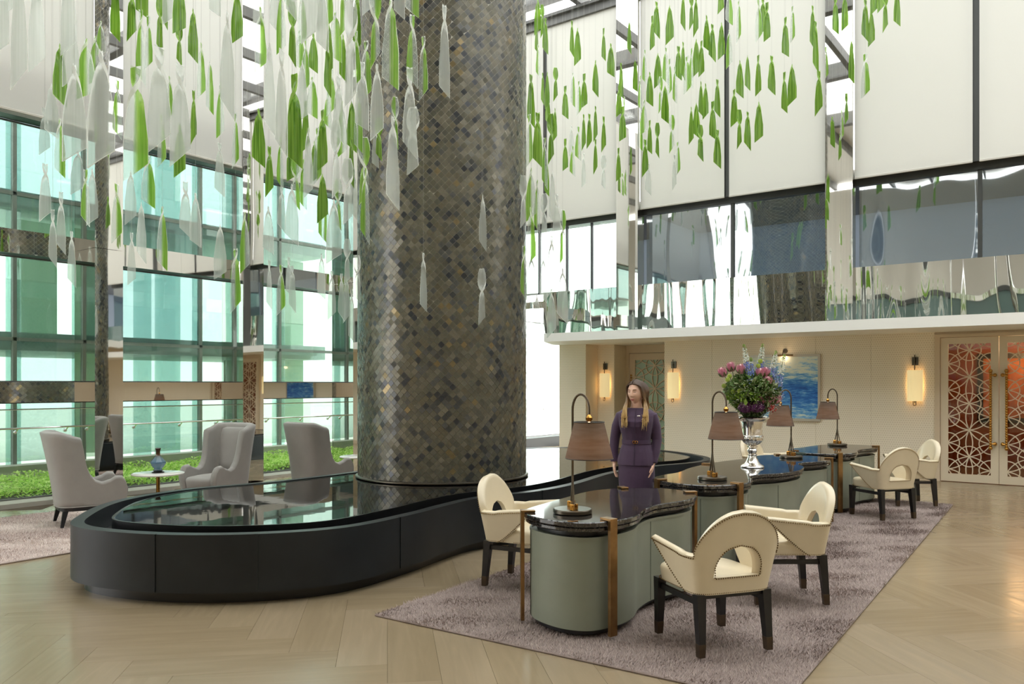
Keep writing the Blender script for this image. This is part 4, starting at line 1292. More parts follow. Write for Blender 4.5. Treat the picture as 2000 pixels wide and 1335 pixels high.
for k, (px, py, of) in enumerate([(1412, 728, 0), (1428, 718, .05), (1447, 722, -.06), (1484, 730, -.10), (1495, 728, -.06), (1498, 746, -.13), (1487, 782, -.15), (1504, 780, -.14), (1516, 781, -.08)]):
    where = ['leftmost in the bouquet', 'second from the left in the bouquet', 'beside the blue spike on its left', 'upper right pair, left one', 'upper right pair, right one',
             'single one right of the middle', 'low pair above the purple flowers, inner one', 'low down above the red berries', 'lowest at the right edge'][k]
    t_, d = flower_base('protea', 'pink protea bloom, ' + where, 'flower', bpos(px, py, of), 'proteas in the urn')
    Mx = orient((d + Vector((0, 0, .5))).normalized())
    pb = MB()
    for ring_, (n_, r0, hgt_, open_) in enumerate(((10, .030, .075, .30), (9, .024, .08, .16), (7, .017, .085, .05))):
        for i in range(n_):
            a_ = 2 * PI * (i + .5 * ring_) / n_
            c_, s_ = math.cos(a_), math.sin(a_); tx, ty = -s_ * .011, c_ * .011
            rr = [r0 * .6, r0 * 1.1, r0 + open_ * .03]
            zz_ = [-.03, hgt_ * .35 - .03, hgt_ - .03]
            vs_ = [(c_ * rr[0] - tx * .6, s_ * rr[0] - ty * .6, zz_[0]), (c_ * rr[0] + tx * .6, s_ * rr[0] + ty * .6, zz_[0]),
                   (c_ * rr[1] + tx, s_ * rr[1] + ty, zz_[1]), (c_ * rr[1] - tx, s_ * rr[1] - ty, zz_[1]), (c_ * rr[2], s_ * rr[2], zz_[2])]
            pb.add(vs_, [(0, 1, 2, 3), (3, 2, 4)])
    Mx = Mx @ Matrix.Scale(1.3, 4)
    pb.xf(Mx); pb.build('bracts', m_pro, t_, 60)
    c = MB(); c.ball((0, 0, .008), (.016, .016, .04), 10, 8); c.xf(Mx); c.build('core', m_pro2, t_)
    lb = MB()
    for i in range(6):
        a_ = 2 * PI * i / 6; c_, s_ = math.cos(a_), math.sin(a_)
        lb.add([(c_ * .012, s_ * .012, -.035), (c_ * .03 - s_ * .012, s_ * .03 + c_ * .012, -.02), (c_ * .045, s_ * .045, .015), (c_ * .03 + s_ * .012, s_ * .03 - c_ * .012, -.02)], [(0, 1, 2, 3)])
    lb.xf(Mx); lb.build('leaves', M['leaf'], t_, 0)
m_del = [mat('delphinium_blue', srgb(150, 166, 214), .5), mat('delphinium_deep', srgb(112, 128, 196), .5), mat('delphinium_white', srgb(226, 230, 220), .5), mat('delphinium_bud', srgb(176, 196, 120), .5)]
for k, (p0, p1, of, lab) in enumerate([((1453, 672), (1463, 735), 0, 'tall pale blue delphinium spike at the left'), ((1467, 698), (1466, 760), -.1, 'stout blue delphinium spike at the centre front'),
        ((1490, 671), (1482, 735), .05, 'pale delphinium spike standing at the middle top'), ((1516, 684), (1505, 748), -.02, 'white tipped delphinium spike right of the middle'),
        ((1532, 692), (1516, 765), -.05, 'blue and white delphinium spike leaning to the right')]):
    A, B = Vector(bpos(*p0, of)), Vector(bpos(*p1, of))
    t_, d = flower_base('delphinium', lab, 'flower', tuple(B), 'delphiniums in the urn')
    ax = A - B; L = ax.length
    st = MB(); st.tube([(0, 0, 0), tuple(ax)], .003, 5); st.build('spike_stem', M['stem'], t_)
    groups = {0: MB(), 1: MB(), 2: MB(), 3: MB()}
    for i in range(190):
        f_ = random.random() ** .85; a_ = random.random() * 2 * PI
        rad = .040 * (1 - f_) ** .7 + .006
        c = ax * f_ + Vector((math.cos(a_) * rad, math.sin(a_) * rad, 0))
        sz = .0125 * (1 - .5 * f_)
        kd = 3 if f_ > .88 else (2 if f_ > (.45 if k != 1 else .8) else (1 if f_ < .2 or random.random() < .2 else 0))
        nrm = Vector((math.cos(a_), math.sin(a_), .3)).normalized(); u = nrm.orthogonal().normalized(); v = nrm.cross(u)
        vs_ = [tuple(c - nrm * .004)]
        for j in range(5):
            q = 2 * PI * j / 5 + a_; vs_.append(tuple(c + (u * math.cos(q) + v * math.sin(q)) * sz + nrm * .004))
        groups[kd].add(vs_, [(0, 1 + j, 1 + (j + 1) % 5) for j in range(5)])
    for kd, g in groups.items():
        if g.v: o_ = g.build('florets', m_del[kd], t_, 0); o_['kind'] = 'stuff'
m_pom = mat('lime_pompon', srgb(170, 188, 74), .6, var=.25, scale=60)
pl_lab = ['near the top of the bouquet, upper one', 'near the top of the bouquet, lower one', 'right beside the central blue spike', 'at the upper left edge under the proteas', 'just below the upper left edge',
          'on the left side, mid height', 'just left of the middle, upper one', 'just left of the middle, lower one', 'at the far left edge', 'between the left edge and the middle']
for k, (px, py, of) in enumerate([(1485, 705, -.03), (1481, 714, -.08), (1482, 747, -.14), (1425, 734, -.05), (1421, 741, -.08), (1432, 764, -.1), (1456, 752, -.16), (1459, 760, -.17), (1414, 753, 0), (1444, 763, -.14)]):
    t_, d = flower_base('pompon_flower', 'round lime green pompon flower ' + pl_lab[k], 'flower', bpos(px, py, of), 'lime pompons in the urn')
    pb = MB(); R0 = .024
    for i in range(60):
        ph = math.acos(1 - 2 * (i + .5) / 60); th_ = PI * (1 + 5 ** .5) * i
        nrm = Vector((math.cos(th_) * math.sin(ph), math.sin(th_) * math.sin(ph), math.cos(ph))); u = nrm.orthogonal().normalized(); v = nrm.cross(u)
        c = nrm * R0 * .8
        pb.add([tuple(c + u * .006), tuple(c + v * .006), tuple(c - u * .006), tuple(c - v * .006), tuple(nrm * R0 * 1.12)], [(0, 1, 4), (1, 2, 4), (2, 3, 4), (3, 0, 4)])
    pb.build('petals', m_pom, t_, 0)
m_hyd = [mat('hydrangea_plum', srgb(92, 34, 84), .5, var=.3, scale=40), mat('hydrangea_violet', srgb(124, 62, 120), .5)]
for (px, py, of, r_, lab) in ((1456, 795, -.13, .07, 'deep purple hydrangea head at the left of the urn rim'), (1478, 793, -.16, .075, 'deep purple hydrangea head at the middle of the urn rim')):
    t_, d = flower_base('hydrangea', lab, 'flower', bpos(px, py, of), 'purple hydrangeas in the urn')
    g = [MB(), MB()]
    for i in range(150):
        ph = math.acos(1 - 2 * (i + .5) / 150); th_ = PI * (1 + 5 ** .5) * i
        nrm = Vector((math.cos(th_) * math.sin(ph), math.sin(th_) * math.sin(ph), math.cos(ph) * .8)); u = nrm.orthogonal().normalized(); v = nrm.cross(u)
        c = nrm * r_ * random.uniform(.85, 1.08)
        for j in range(4):
            q = PI / 2 * j + i; e1 = u * math.cos(q) + v * math.sin(q); e2 = u * math.cos(q + .9) + v * math.sin(q + .9)
            g[i % 3 == 0].add([tuple(c), tuple(c + e1 * .013 + nrm * .004), tuple(c + (e1 + e2) * .011), tuple(c + e2 * .013 + nrm * .004)], [(0, 1, 2, 3)])
    for kk in (0, 1): o_ = g[kk].build('florets', m_hyd[kk], t_, 0); o_['kind'] = 'stuff'
t_, d = flower_base('berry_sprig', 'sprig of small red berries at the right of the urn rim', 'flower', bpos(1508, 796, -.13), 'berries in the urn')
pb = MB()
for i in range(46): pb.ball((random.gauss(0, .03), random.gauss(0, .025), random.gauss(0, .018)), random.uniform(.006, .009), 6, 5)
o_ = pb.build('berries', mat('red_berry', srgb(196, 62, 54), .3, var=.2, scale=50), t_); o_['kind'] = 'stuff'
# foliage filling the bouquet
fo = thing('bouquet_foliage', 'dense mixed green foliage and tiny white filler between the bouquet flowers', 'foliage', (UX, UY, ZT + .5))
N = 4200
vv = []
mi = []
for i in range(N):
    while True:
        p = Vector((random.uniform(-1, 1), random.uniform(-1, 1), random.uniform(-1, 1)))
        if p.length < 1: break
    hz = (p.z + 1) / 2
    wdt = (.11 + .185 * math.sin(min(1, hz * 1.2) * PI * .62)) * (1.0 if p.length > .6 else .9)
    c = Vector((p.x * wdt, p.y * wdt, .01 + hz * .50))
    out_ = Vector((p.x, p.y, p.z * .6 + .3)).normalized()
    side = out_.orthogonal().normalized(); side = (Matrix.Rotation(random.random() * 2 * PI, 3, out_) @ side)
    L = random.uniform(.016, .034) if i % 3 else random.uniform(.03, .05); wd = L * random.uniform(.28, .5)
    dr = (out_ + Vector((random.gauss(0, .5), random.gauss(0, .5), random.gauss(0, .5)))).normalized()
    side = dr.cross(side).normalized()
    vv.append([tuple(c - dr * L), tuple(c + side * wd), tuple(c + dr * L), tuple(c - side * wd)])
    mi.append(1 if (p.x * CA - p.y * SA < .1 and -0.5 < p.z < .1 and random.random() < .6) else random.choice([0, 0, 2]))
o_ = tri_soup('leaves', vv, [M['leaf'], M['leaf2'], M['leaf3']], fo, 4, False, mi); o_['kind'] = 'stuff'
vv = []
for i in range(1500):
    th_ = random.random() * 2 * PI; zz_ = random.uniform(.05, .42); wdt = (.12 + .19 * math.sin(min(1, zz_ / .42 * 1.25) * PI * .62)) * random.uniform(.85, 1.06)
    c = Vector((math.cos(th_) * wdt, math.sin(th_) * wdt, zz_)); q = random.random() * 3
    vv.append([tuple(c + Vector((math.cos(q + k * PI / 2), math.sin(q + k * PI / 2), random.uniform(-.5, .5))) * .006) for k in range(4)])
o_ = tri_soup('tiny_blossoms', vv, mat('cream_filler', srgb(222, 218, 196), .6), fo, 4); o_['kind'] = 'stuff'

# ================================================================== WOMAN
WX, WY = room(1.215, 7.86)
WRZ = math.radians(255 - 53.8 - 90)
woman = thing('person', 'woman with long ombre hair in a purple skirt suit walking behind the desks', 'person', (WX, WY, .02), WRZ)
def ell(z, rx, ry, cx=0, cy_=0, n=28, p=2.2):
    out = []
    for i in range(n):
        t_ = 2 * PI * i / n; c, s_ = math.cos(t_), math.sin(t_)
        out.append((cx + rx * math.copysign(abs(c) ** (2 / p), c), cy_ + ry * math.copysign(abs(s_) ** (2 / p), s_), z))
    return out
def remesh(mb_, name, vox, m_, parent, it=3):
    o_ = mb_.build(name, m_, None, 0)
    md = o_.modifiers.new('r', 'REMESH'); md.mode = 'VOXEL'; md.voxel_size = vox
    ms = o_.modifiers.new('s', 'SMOOTH'); ms.factor = .5; ms.iterations = it
    dg = bpy.context.evaluated_depsgraph_get(); dg.update()
    me = bpy.data.meshes.new_from_object(o_.evaluated_get(dg))
    o_.modifiers.clear(); o_.data = me
    if not me.materials: me.materials.append(m_)
    me.polygons.foreach_set('use_smooth', [True] * len(me.polygons))
    o_.parent = parent
    return o_
m_skin = mat('skin', srgb(228, 186, 162), .5, var=.03, scale=20)
t_sk = m_skin.node_tree.nodes['Principled BSDF']; t_sk.inputs['Subsurface Weight'].default_value = .12; t_sk.inputs['Subsurface Radius'].default_value = (.02, .008, .005)
HZ = 1.552
HR = Matrix.Translation((0, .015, HZ)) @ Matrix.Rotation(math.radians(-24), 4, 'Z') @ Matrix.Rotation(math.radians(-7), 4, 'X')
def face_y(x, z, y):
    g = lambda u, c, w_: math.exp(-((u - c) / w_) ** 2)
    if y > 0:
        pr = max(0, min(1, (.028 - z) / .052)) if z > -.026 else max(0, 1 - (-.026 - z) / .013)
        y += .021 * g(x, 0, .0105 + .004 * max(0, -z / .03)) * pr
        y -= .010 * g(abs(x), .030, .016) * g(z, .016, .012)
        y += .003 * g(z, .036, .010) * g(abs(x), .028, .03)
        y += .0065 * g(x, 0, .020) * (g(z, -.054, .0055) + g(z, -.065, .006))
        y -= .004 * g(x, 0, .02) * g(z, -.0595, .0025)
        y += .006 * g(x, 0, .020) * g(z, -.094, .015)
        y += .004 * g(abs(x), .040, .02) * g(z, -.018, .022)
    return y
hb = MB(); hb.ball((0, 0, 0), (1, 1, 1), 56, 44)
for i, (x, y, z) in enumerate(hb.v):
    X_, Y_, Z_ = x * .0735, y * .094, z * .116
    if z < 0:
        X_ *= 1 - .30 * (-z) ** 1.6
        if y > 0: Y_ = Y_ * (1 - .06 * (-z)) + .008 * (-z)
        else: Y_ *= 1 - .35 * (-z)
    if y > 0: Y_ = math.copysign(.094 * abs(y) ** .92, y) * (1 if z > 0 else (1 - .06 * (-z))) + (.004 * -z if z < 0 else 0)
    Y_ = face_y(X_, Z_, Y_)
    hb.v[i] = tuple(HR @ Vector((X_, Y_, Z_)))
body = MB()
body.v, body.f, body.m = list(hb.v), list(hb.f), list(hb.m)
body.loft([ell(z, rx, ry, 0, cy_) for z, rx, ry, cy_ in ((1.30, .12, .07, -.01), (1.37, .09, .06, -.012), (1.405, .058, .052, -.008), (1.45, .049, .050, .002), (1.50, .050, .052, .008), (1.54, .05, .05, .01))])
body.loft([ell(z, rx, ry, 0, cy_) for z, rx, ry, cy_ in ((.78, .135, .10, 0), (.90, .15, .10, 0), (1.06, .105, .075, 0), (1.2, .12, .085, .01), (1.28, .125, .08, 0), (1.325, .115, .06, 0))])
armR = [(.150, -.005, 1.315), (.192, -.02, 1.22), (.215, -.03, 1.09), (.222, -.015, .98), (.215, .005, .865)]   # her right, on the left of the picture
armL = [(-.150, -.005, 1.315), (-.18, -.02, 1.22), (-.195, -.03, 1.09), (-.185, .0, .98), (-.165, .03, .865)]
for A in (armR, armL):
    body.tube(A, [.034, .036, .034, .030, .023], 14)
def hand(A, sx, spread):
    w0 = Vector(A[-1]); d = (Vector(A[-1]) - Vector(A[-2])).normalized()
    fwd = Vector((0, 1, 0)); lat = Vector((sx, 0, 0))
    rings = []
    for k, (s_, wy, wx_) in enumerate(((-.01, .022, .020), (.02, .030, .018), (.05, .038, .016), (.08, .040, .014), (.092, .034, .010))):
        c = w0 + d * s_
        rings.append([tuple(c + fwd * math.cos(2 * PI * i / 14) * wy + lat * math.sin(2 * PI * i / 14) * wx_) for i in range(14)])
    body.loft(rings)
    for f_, (oy, L, curl) in enumerate(((.028, .068, .3), (.010, .076, .42), (-.009, .070, .5), (-.026, .056, .55))):
        p = w0 + d * .078 + fwd * oy; pts = [tuple(p)]; dr = (d + fwd * spread * oy * 6).normalized(); ang = 0
        for s_ in range(3):
            ang += curl * .5
            st = (dr * math.cos(ang) - lat * math.sin(ang)).normalized(); p = p + st * L * (.42, .33, .25)[s_]; pts.append(tuple(p))
        body.tube(pts, [.0088, .0085, .0078, .006], 8)
    p = w0 + d * .022 + fwd * .024
    body.tube([tuple(p), tuple(p + (d * .7 + fwd * .75).normalized() * .032), tuple(p + (d * .85 + fwd * .62).normalized() * .060 - lat * .008), tuple(p + (d * .95 + fwd * .35).normalized() * .078 - lat * .014)], [.012, .011, .0095, .007], 8)
hand(armR, 1, .5); hand(armL, -1, .5)
for sx, yk in ((1, .05), (-1, -.06)):
    body.tube([(sx * .075, 0, .85), (sx * .078, yk * .3, .62), (sx * .075, yk * .7, .46), (sx * .072, yk * .9, .34), (sx * .07, yk, .12), (sx * .07, yk + .01, .06)], [.075, .062, .048, .047, .028, .03], 14)
bo = remesh(body, 'body', .0045, m_skin, woman, 2)
# face details on the head surface
def onface(x, z, lift=.0012):
    zz_ = z / .116; xw = .0735 * (1 - .30 * (-zz_) ** 1.6 if zz_ < 0 else 1)
    q = max(0, 1 - (x / xw) ** 2 - zz_ ** 2)
    y = .094 * q ** .46 * (1 if zz_ > 0 else (1 + .06 * zz_)) + (-.004 * zz_ if zz_ < 0 else 0)
    return HR @ Vector((x, face_y(x, z, y) + lift, z))
def stroke(mb_, pts, wd):
    ps = [onface(x, z) for x, z in pts]
    mb_.tube([tuple(p) for p in ps], [wd * (.45 + .55 * math.sin(PI * (i + .3) / (len(ps) - .4))) for i in range(len(ps))], 6)
e = MB(); br = MB(); lp = MB()
for s_ in (-1, 1):
    stroke(e, [(s_ * (.017 + .026 * k / 6), .0135 - .0035 * math.sin(PI * k / 6)) for k in range(7)], .0022)
    stroke(br, [(s_ * (.014 + .034 * k / 6), .032 + .005 * math.sin(PI * (k + 1) / 8)) for k in range(7)], .0024)
stroke(lp, [(-.022 + .044 * k / 8, -.0545 - .002 * math.cos(PI * (k - 4) / 8)) for k in range(9)], .0042)
stroke(lp, [(-.020 + .040 * k / 8, -.0640 - .003 * math.cos(PI * (k - 4) / 8)) for k in range(9)], .0048)
e.build('eyelashes', mat('dark_lash', srgb(58, 40, 34), .6), bo); br.build('eyebrows', mat('brow', srgb(98, 70, 52), .7), bo); lp.build('lips', mat('rose_lips', srgb(190, 112, 104), .4), bo)
# jacket
m_suit = mat('plum_wool', srgb(68, 46, 72), .75, var=.06, scale=30, bump=.05, bscale=300, sheen=.2)
jk = MB()
jk.loft([ell(z, rx, ry, 0, cy_, p=pp) for z, rx, ry, cy_, pp in ((.845, .185, .135, 0, 2.2), (.90, .18, .13, 0, 2.2), (.98, .162, .118, 0, 2.2), (1.05, .137, .10, 0, 2.2), (1.08, .134, .098, 0, 2.2), (1.15, .146, .106, .006, 2.2),
      (1.22, .160, .122, .014, 2.2), (1.27, .166, .124, .014, 2.3), (1.32, .174, .106, .004, 2.5), (1.355, .172, .086, -.002, 2.6), (1.378, .15, .072, -.006, 2.4), (1.392, .110, .066, -.008, 2.2), (1.400, .088, .062, -.006, 2.0))])
for A, sx in ((armR, 1), (armL, -1)):
    P = [(sx * .115, -.005, 1.345)] + A[1:-1] + [tuple(Vector(A[-1]) + (Vector(A[-2]) - Vector(A[-1])) * .04)]
    P = [P[0], (sx * .155, -.008, 1.325)] + P[1:]
    jk.tube(P, [.040, .050, .053, .049, .044, .037], 16)
jo = remesh(jk, 'jacket', .006, m_suit, woman, 2)
b = MB(); ring_ = ell(1.07, .141, .105, 0, .002, 40)
rings = [[(x, y, z) for x, y, _ in ring_] for z in (1.052, 1.092)]
b.loft(rings, False); b.build('belt', m_suit, jo)
b = MB()
for s_ in (-1, 1): b.tube([(s_ * .012 + .012 * math.cos(a_), .112, 1.072 + .014 * math.sin(a_)) for a_ in np.linspace(0, 2 * PI, 12, endpoint=False)], .003, 6, closed=True)
b.build('buckle', M['gold'], jo)
b = MB(); b.tube([(.004, .118, 1.052), (.006, .122, .99), (.008, .128, .92), (.01, .136, .85)], .0035, 6); b.tube([(.004, .112, 1.09), (.002, .135, 1.2), (0, .140, 1.26), (-.002, .112, 1.33), (-.004, .07, 1.39)], .003, 6)
b.build('placket', mat('plum_dark_seam', srgb(48, 32, 52), .8), jo)  # darker strips marking the jacket's front opening
b = MB(); b.ball((-.035, .118, 1.325), (.016, .004, .006), 10, 6); b.build('brooch', M['silver'], jo)
sk = MB(); sk.loft([ell(z, rx, ry, 0, cy_) for z, rx, ry, cy_ in ((.50, .155, .115, 0), (.62, .168, .122, 0), (.75, .178, .125, 0), (.86, .176, .124, 0), (.93, .160, .112, 0))]); sk.build('skirt', m_suit, woman, 180)
sh = MB()
for sx, yk in ((1, .05), (-1, -.06)):
    sh.loft([ell(z, rx, ry, sx * .07, yk + cy_, 20) for z, rx, ry, cy_ in ((.0, .034, .11, .06), (.02, .038, .115, .06), (.05, .036, .085, .03), (.075, .032, .05, 0), (.085, .03, .04, -.01))])
sh.build('shoes', M['black'], woman)
# hair
t = NT('ombre_hair'); tc = t.new('ShaderNodeTexCoord'); sp_ = t.new('ShaderNodeSeparateXYZ'); t.link(tc.outputs['Object'], sp_.inputs[0])
n_ = t.noise(40, 3, stretch=(1, 1, .1)); ml_ = t.new('ShaderNodeMath', operation='MULTIPLY_ADD'); t.link(n_.outputs[0], ml_.inputs[0]); ml_.inputs[1].default_value = .16; t.link(sp_.outputs[2], ml_.inputs[2])
mr = t.new('ShaderNodeMapRange'); mr.inputs['From Min'].default_value = 1.25; mr.inputs['From Max'].default_value = 1.78; t.link(ml_.outputs[0], mr.inputs[0])
r = t.ramp(mr.outputs[0], [(.0, srgb(214, 182, 124)), (.35, srgb(200, 166, 108)), (.58, srgb(128, 98, 66)), (.80, srgb(78, 58, 44))])
t.link(r.outputs[0], t.bsdf.inputs['Base Color']); t.bsdf.inputs['Roughness'].default_value = .38
hr_ = MB()
rh = random.Random(4)
hc = MB(); hc.ball((0, 0, 0), (1, 1, 1), 40, 30)
keep = []
for i, (x, y, z) in enumerate(hc.v):
    hc.v[i] = tuple(HR @ Vector((x * .083, y * .098 - .008, z * .118 + .006)))
    keep.append((z > -.55 and y < .30) or (z > .60 and y < .75 and z * 1.0 + 0 > .45 + y * .55))
hc.f = [f_ for f_ in hc.f if all(keep[i] for i in f_)]; hc.m = [0] * len(hc.f)
hr_.add(hc.v, hc.f)
R3 = HR.to_3x3()
for k in range(340):
    s_ = 1 if k % 2 else -1
    v = rh.random(); lay = rh.uniform(0, .008)
    a0 = .072 - .16 * v
    roots = Vector((s_ * .004, a0, .112 * math.sqrt(max(.05, 1 - (a0 / .1) ** 2)) + .004 + lay))
    p1 = Vector((s_ * (.050 + lay), a0 * .92 - .006, .088 * math.sqrt(max(.1, 1 - (a0 / .12) ** 2)) + .008))
    p2 = Vector((s_ * (.078 + lay), min(.052, a0 * .8) - .012, .040))
    p3 = Vector((s_ * (.084 + lay), min(.040, a0 * .75) - .012, -.03))
    W = [HR @ q for q in (roots, p1, p2, p3)]
    front = v < .55
    sp2 = rh.uniform(-.022, .03); zend = rh.triangular(1.18, 1.37, 1.26) if front else rh.uniform(1.2, 1.3)
    if front:
        yb = .045 - .07 * v
        W += [Vector((s_ * (.088 + sp2 * .4), yb + .01, 1.45)), Vector((s_ * (.098 + sp2 * .7), yb + .065, 1.39)), Vector((s_ * (.098 + sp2), .128 - .035 * v + lay * 2, 1.31)), Vector((s_ * (.094 + sp2 * 1.25), .150 - .025 * v + lay * 2, zend))]
    else:
        xb = s_ * rh.uniform(.0, .11)
        W += [Vector((xb * .9 + s_ * .01, -.075, 1.46)), Vector((xb, -.09, 1.40)), Vector((xb, -.105, 1.32)), Vector((xb, -.115, zend))]
    C = spline([tuple(q) for q in W], 3, False)
    n2 = len(C)
    hr_.tube(C, [.0054 * (1 - .9 * max(0, (i / n2 - .55) / .45)) + .0005 for i in range(n2)], 5)
hr_.build('hair', t.mat, woman, 180)

# ================================================================== HANGING GLASS LEAVES
def glass_leaf_mat(name, g0, g1, clear, mixx, body):
    """streaky coloured glass; mixx: None all one colour, else clear on one side"""
    t = NT(name); t.n.remove(t.bsdf)
    tc = t.new('ShaderNodeTexCoord'); oi = t.new('ShaderNodeObjectInfo')
    mp = t.new('ShaderNodeMapping'); mp.inputs['Scale'].default_value = (7, 7, .55); t.link(tc.outputs['Object'], mp.inputs[0])
    ad = t.new('ShaderNodeVectorMath', operation='ADD'); t.link(mp.outputs[0], ad.inputs[0])
    ml = t.new('ShaderNodeMath', operation='MULTIPLY'); ml.inputs[1].default_value = 50; t.link(oi.outputs['Random'], ml.inputs[0]); t.link(ml.outputs[0], ad.inputs[1])
    n = t.new('ShaderNodeTexNoise'); n.inputs['Scale'].default_value = 1.6; n.inputs['Detail'].default_value = 5; t.link(ad.outputs[0], n.inputs['Vector'])
    r = t.ramp(n.outputs[0], [(.33, g0), (.5, tuple((a + b) / 2 for a, b in zip(g0, g1))), (.68, g1)])
    tr = t.new('ShaderNodeBsdfTransparent'); t.link(r.outputs[0], tr.inputs[0])
    tl = t.new('ShaderNodeBsdfTranslucent'); t.link(r.outputs[0], tl.inputs[0])
    df = t.new('ShaderNodeBsdfDiffuse'); t.link(r.outputs[0], df.inputs[0])
    m1 = t.new('ShaderNodeMixShader'); m1.inputs[0].default_value = .36; t.link(tl.outputs[0], m1.inputs[1]); t.link(df.outputs[0], m1.inputs[2])
    m2 = t.new('ShaderNodeMixShader'); m2.inputs[0].default_value = body; t.link(tr.outputs[0], m2.inputs[1]); t.link(m1.outputs[0], m2.inputs[2])
    last = m2
    if mixx is not None:
        tr2 = t.new('ShaderNodeBsdfTransparent'); tr2.inputs[0].default_value = clear
        tl2 = t.new('ShaderNodeBsdfTranslucent'); tl2.inputs[0].default_value = (.9, .93, .9, 1)
        m3 = t.new('ShaderNodeMixShader'); m3.inputs[0].default_value = .24; t.link(tr2.outputs[0], m3.inputs[1]); t.link(tl2.outputs[0], m3.inputs[2])
        at_ = t.new('ShaderNodeAttribute'); at_.attribute_name = 'side'
        rr = t.ramp(at_.outputs['Fac'], [(.38, (0, 0, 0, 1)), (.62, (1, 1, 1, 1))])
        m4 = t.new('ShaderNodeMixShader'); t.link(rr.outputs[0], m4.inputs[0]); t.link(m2.outputs[0], m4.inputs[1]); t.link(m3.outputs[0], m4.inputs[2]); last = m4
    gl = t.new('ShaderNodeBsdfGlossy'); gl.inputs['Roughness'].default_value = .08
    fr = schlick(t, 0.03, .5)
    m5 = t.new('ShaderNodeMixShader'); t.link(fr.outputs[0], m5.inputs[0]); t.link(last.outputs[0], m5.inputs[1]); t.link(gl.outputs[0], m5.inputs[2])
    t.link(m5.outputs[0], t.out.inputs[0])
    return t.mat
GM = {'g': glass_leaf_mat('leaf_green_glass', srgb(112, 158, 60), srgb(206, 234, 132), None, None, .66),
      'h': glass_leaf_mat('half_green_glass', srgb(156, 206, 88), srgb(216, 240, 160), (.93, .96, .93, 1), 1, .62),
      'c': glass_leaf_mat('clear_ribbed_glass', srgb(238, 242, 238), srgb(252, 253, 251), None, None, .32)}
edge_m = blind_mat('bright_cut_glass_edge', srgb(252, 254, 250), .5)
edge_g = blind_mat('green_cut_glass_edge', srgb(196, 230, 140), .5)

def leaf_mesh(seed, style):
    r_ = random.Random(seed)
    n, k = 18, 6
    t0 = {'bottle': .20, 'spoon': .46, 'blade': .10}[style] + r_.uniform(-.04, .04)
    tw = math.radians(r_.choice([-1, 1]) * r_.uniform(140, 175))
    sl = r_.choice([-1, 1]) * r_.uniform(.07, .13)
    cup = r_.uniform(.05, .18)
    neck = {'bottle': .42, 'spoon': .62, 'blade': .20}[style]
    rows = []; side = []
    for i in range(n + 1):
        t_ = i / n
        sm = 1 / (1 + math.exp(-(t_ - t0) * 17))
        ang = tw * (sm - 1)
        if style == 'spoon':
            wv = .5 * (.62 + .5 * math.sin(min(1, t_ / .42) * PI) if t_ < .42 else .62 + .30 * ((t_ - .42) / .58))
        elif style == 'blade':
            wv = .5 * (neck + (1 - neck) * min(1, (t_ / .62)) ** .85)
        else:
            wv = .5 * (neck + (1 - neck) * min(1, max(0, t_ - .08) / .62) ** 1.05)
        row = []
        for j in range(k + 1):
            s_ = -1 + 2 * j / k
            x0 = s_ * wv; y0 = cup * wv * (s_ * s_ - .4)
            z = -t_ - sl * s_ * max(0, (t_ - .55) / .45) ** 1.0
            row.append((x0 * math.cos(ang) - y0 * math.sin(ang), x0 * math.sin(ang) + y0 * math.cos(ang), z))
            side.append((s_ + 1) / 2)
        rows.append(row)
    me_v = [p for r in rows for p in r]
    N_ = len(me_v); th = .075
    # normals in the horizontal plane for thickness
    nv = []
    for i in range(n + 1):
        for j in range(k + 1):
            a = Vector(rows[i][max(0, j - 1)]); b_ = Vector(rows[i][min(k, j + 1)])
            c = Vector(rows[max(0, i - 1)][j]); d = Vector(rows[min(n, i + 1)][j])
            nn = (b_ - a).cross(d - c); nn.normalize(); nv.append(nn)
    front = [tuple(Vector(p) + q * th / 2 * Vector((1, 1, 0)).length / 1.414) for p, q in zip(me_v, nv)]
    backv = [tuple(Vector(p) - q * th / 2) for p, q in zip(me_v, nv)]
    mb = MB()
    I = lambda i, j: i * (k + 1) + j
    F1 = [(I(i, j), I(i, j + 1), I(i + 1, j + 1), I(i + 1, j)) for i in range(n) for j in range(k)]
    mb.v = front + backv
    mb.f = F1 + [tuple(N_ + q for q in f_[::-1]) for f_ in F1]
    mb.m = [0] * len(mb.f)
    ed = []
    for i in range(n):
        ed += [(I(i, 0), I(i + 1, 0), N_ + I(i + 1, 0), N_ + I(i, 0)), (I(i + 1, k), I(i, k), N_ + I(i, k), N_ + I(i + 1, k))]
    for j in range(k):
        ed += [(I(0, j + 1), I(0, j), N_ + I(0, j), N_ + I(0, j + 1)), (I(n, j), I(n, j + 1), N_ + I(n, j + 1), N_ + I(n, j))]
    mb.f += ed; mb.m += [1] * len(ed)
    return mb, side + side
LM = {}
for col_ in 'ghc':
    for si, st in enumerate(('bottle', 'bottle', 'blade', 'spoon', 'bottle', 'blade')):
        mb, sd = leaf_mesh(100 + si * 7 + 'ghc'.index(col_), st)
        me = mb.mesh('glass_leaf', [GM[col_], edge_g if col_ == 'g' else edge_m], 50)
        at_ = me.attributes.new('side', 'FLOAT', 'POINT'); at_.data.foreach_set('value', sd)
        LM[col_, si] = me
wire_me = MB().tube([(0, 0, 0), (0, 0, 1)], 1.0, 4).mesh('wire', M['wire'], 180)

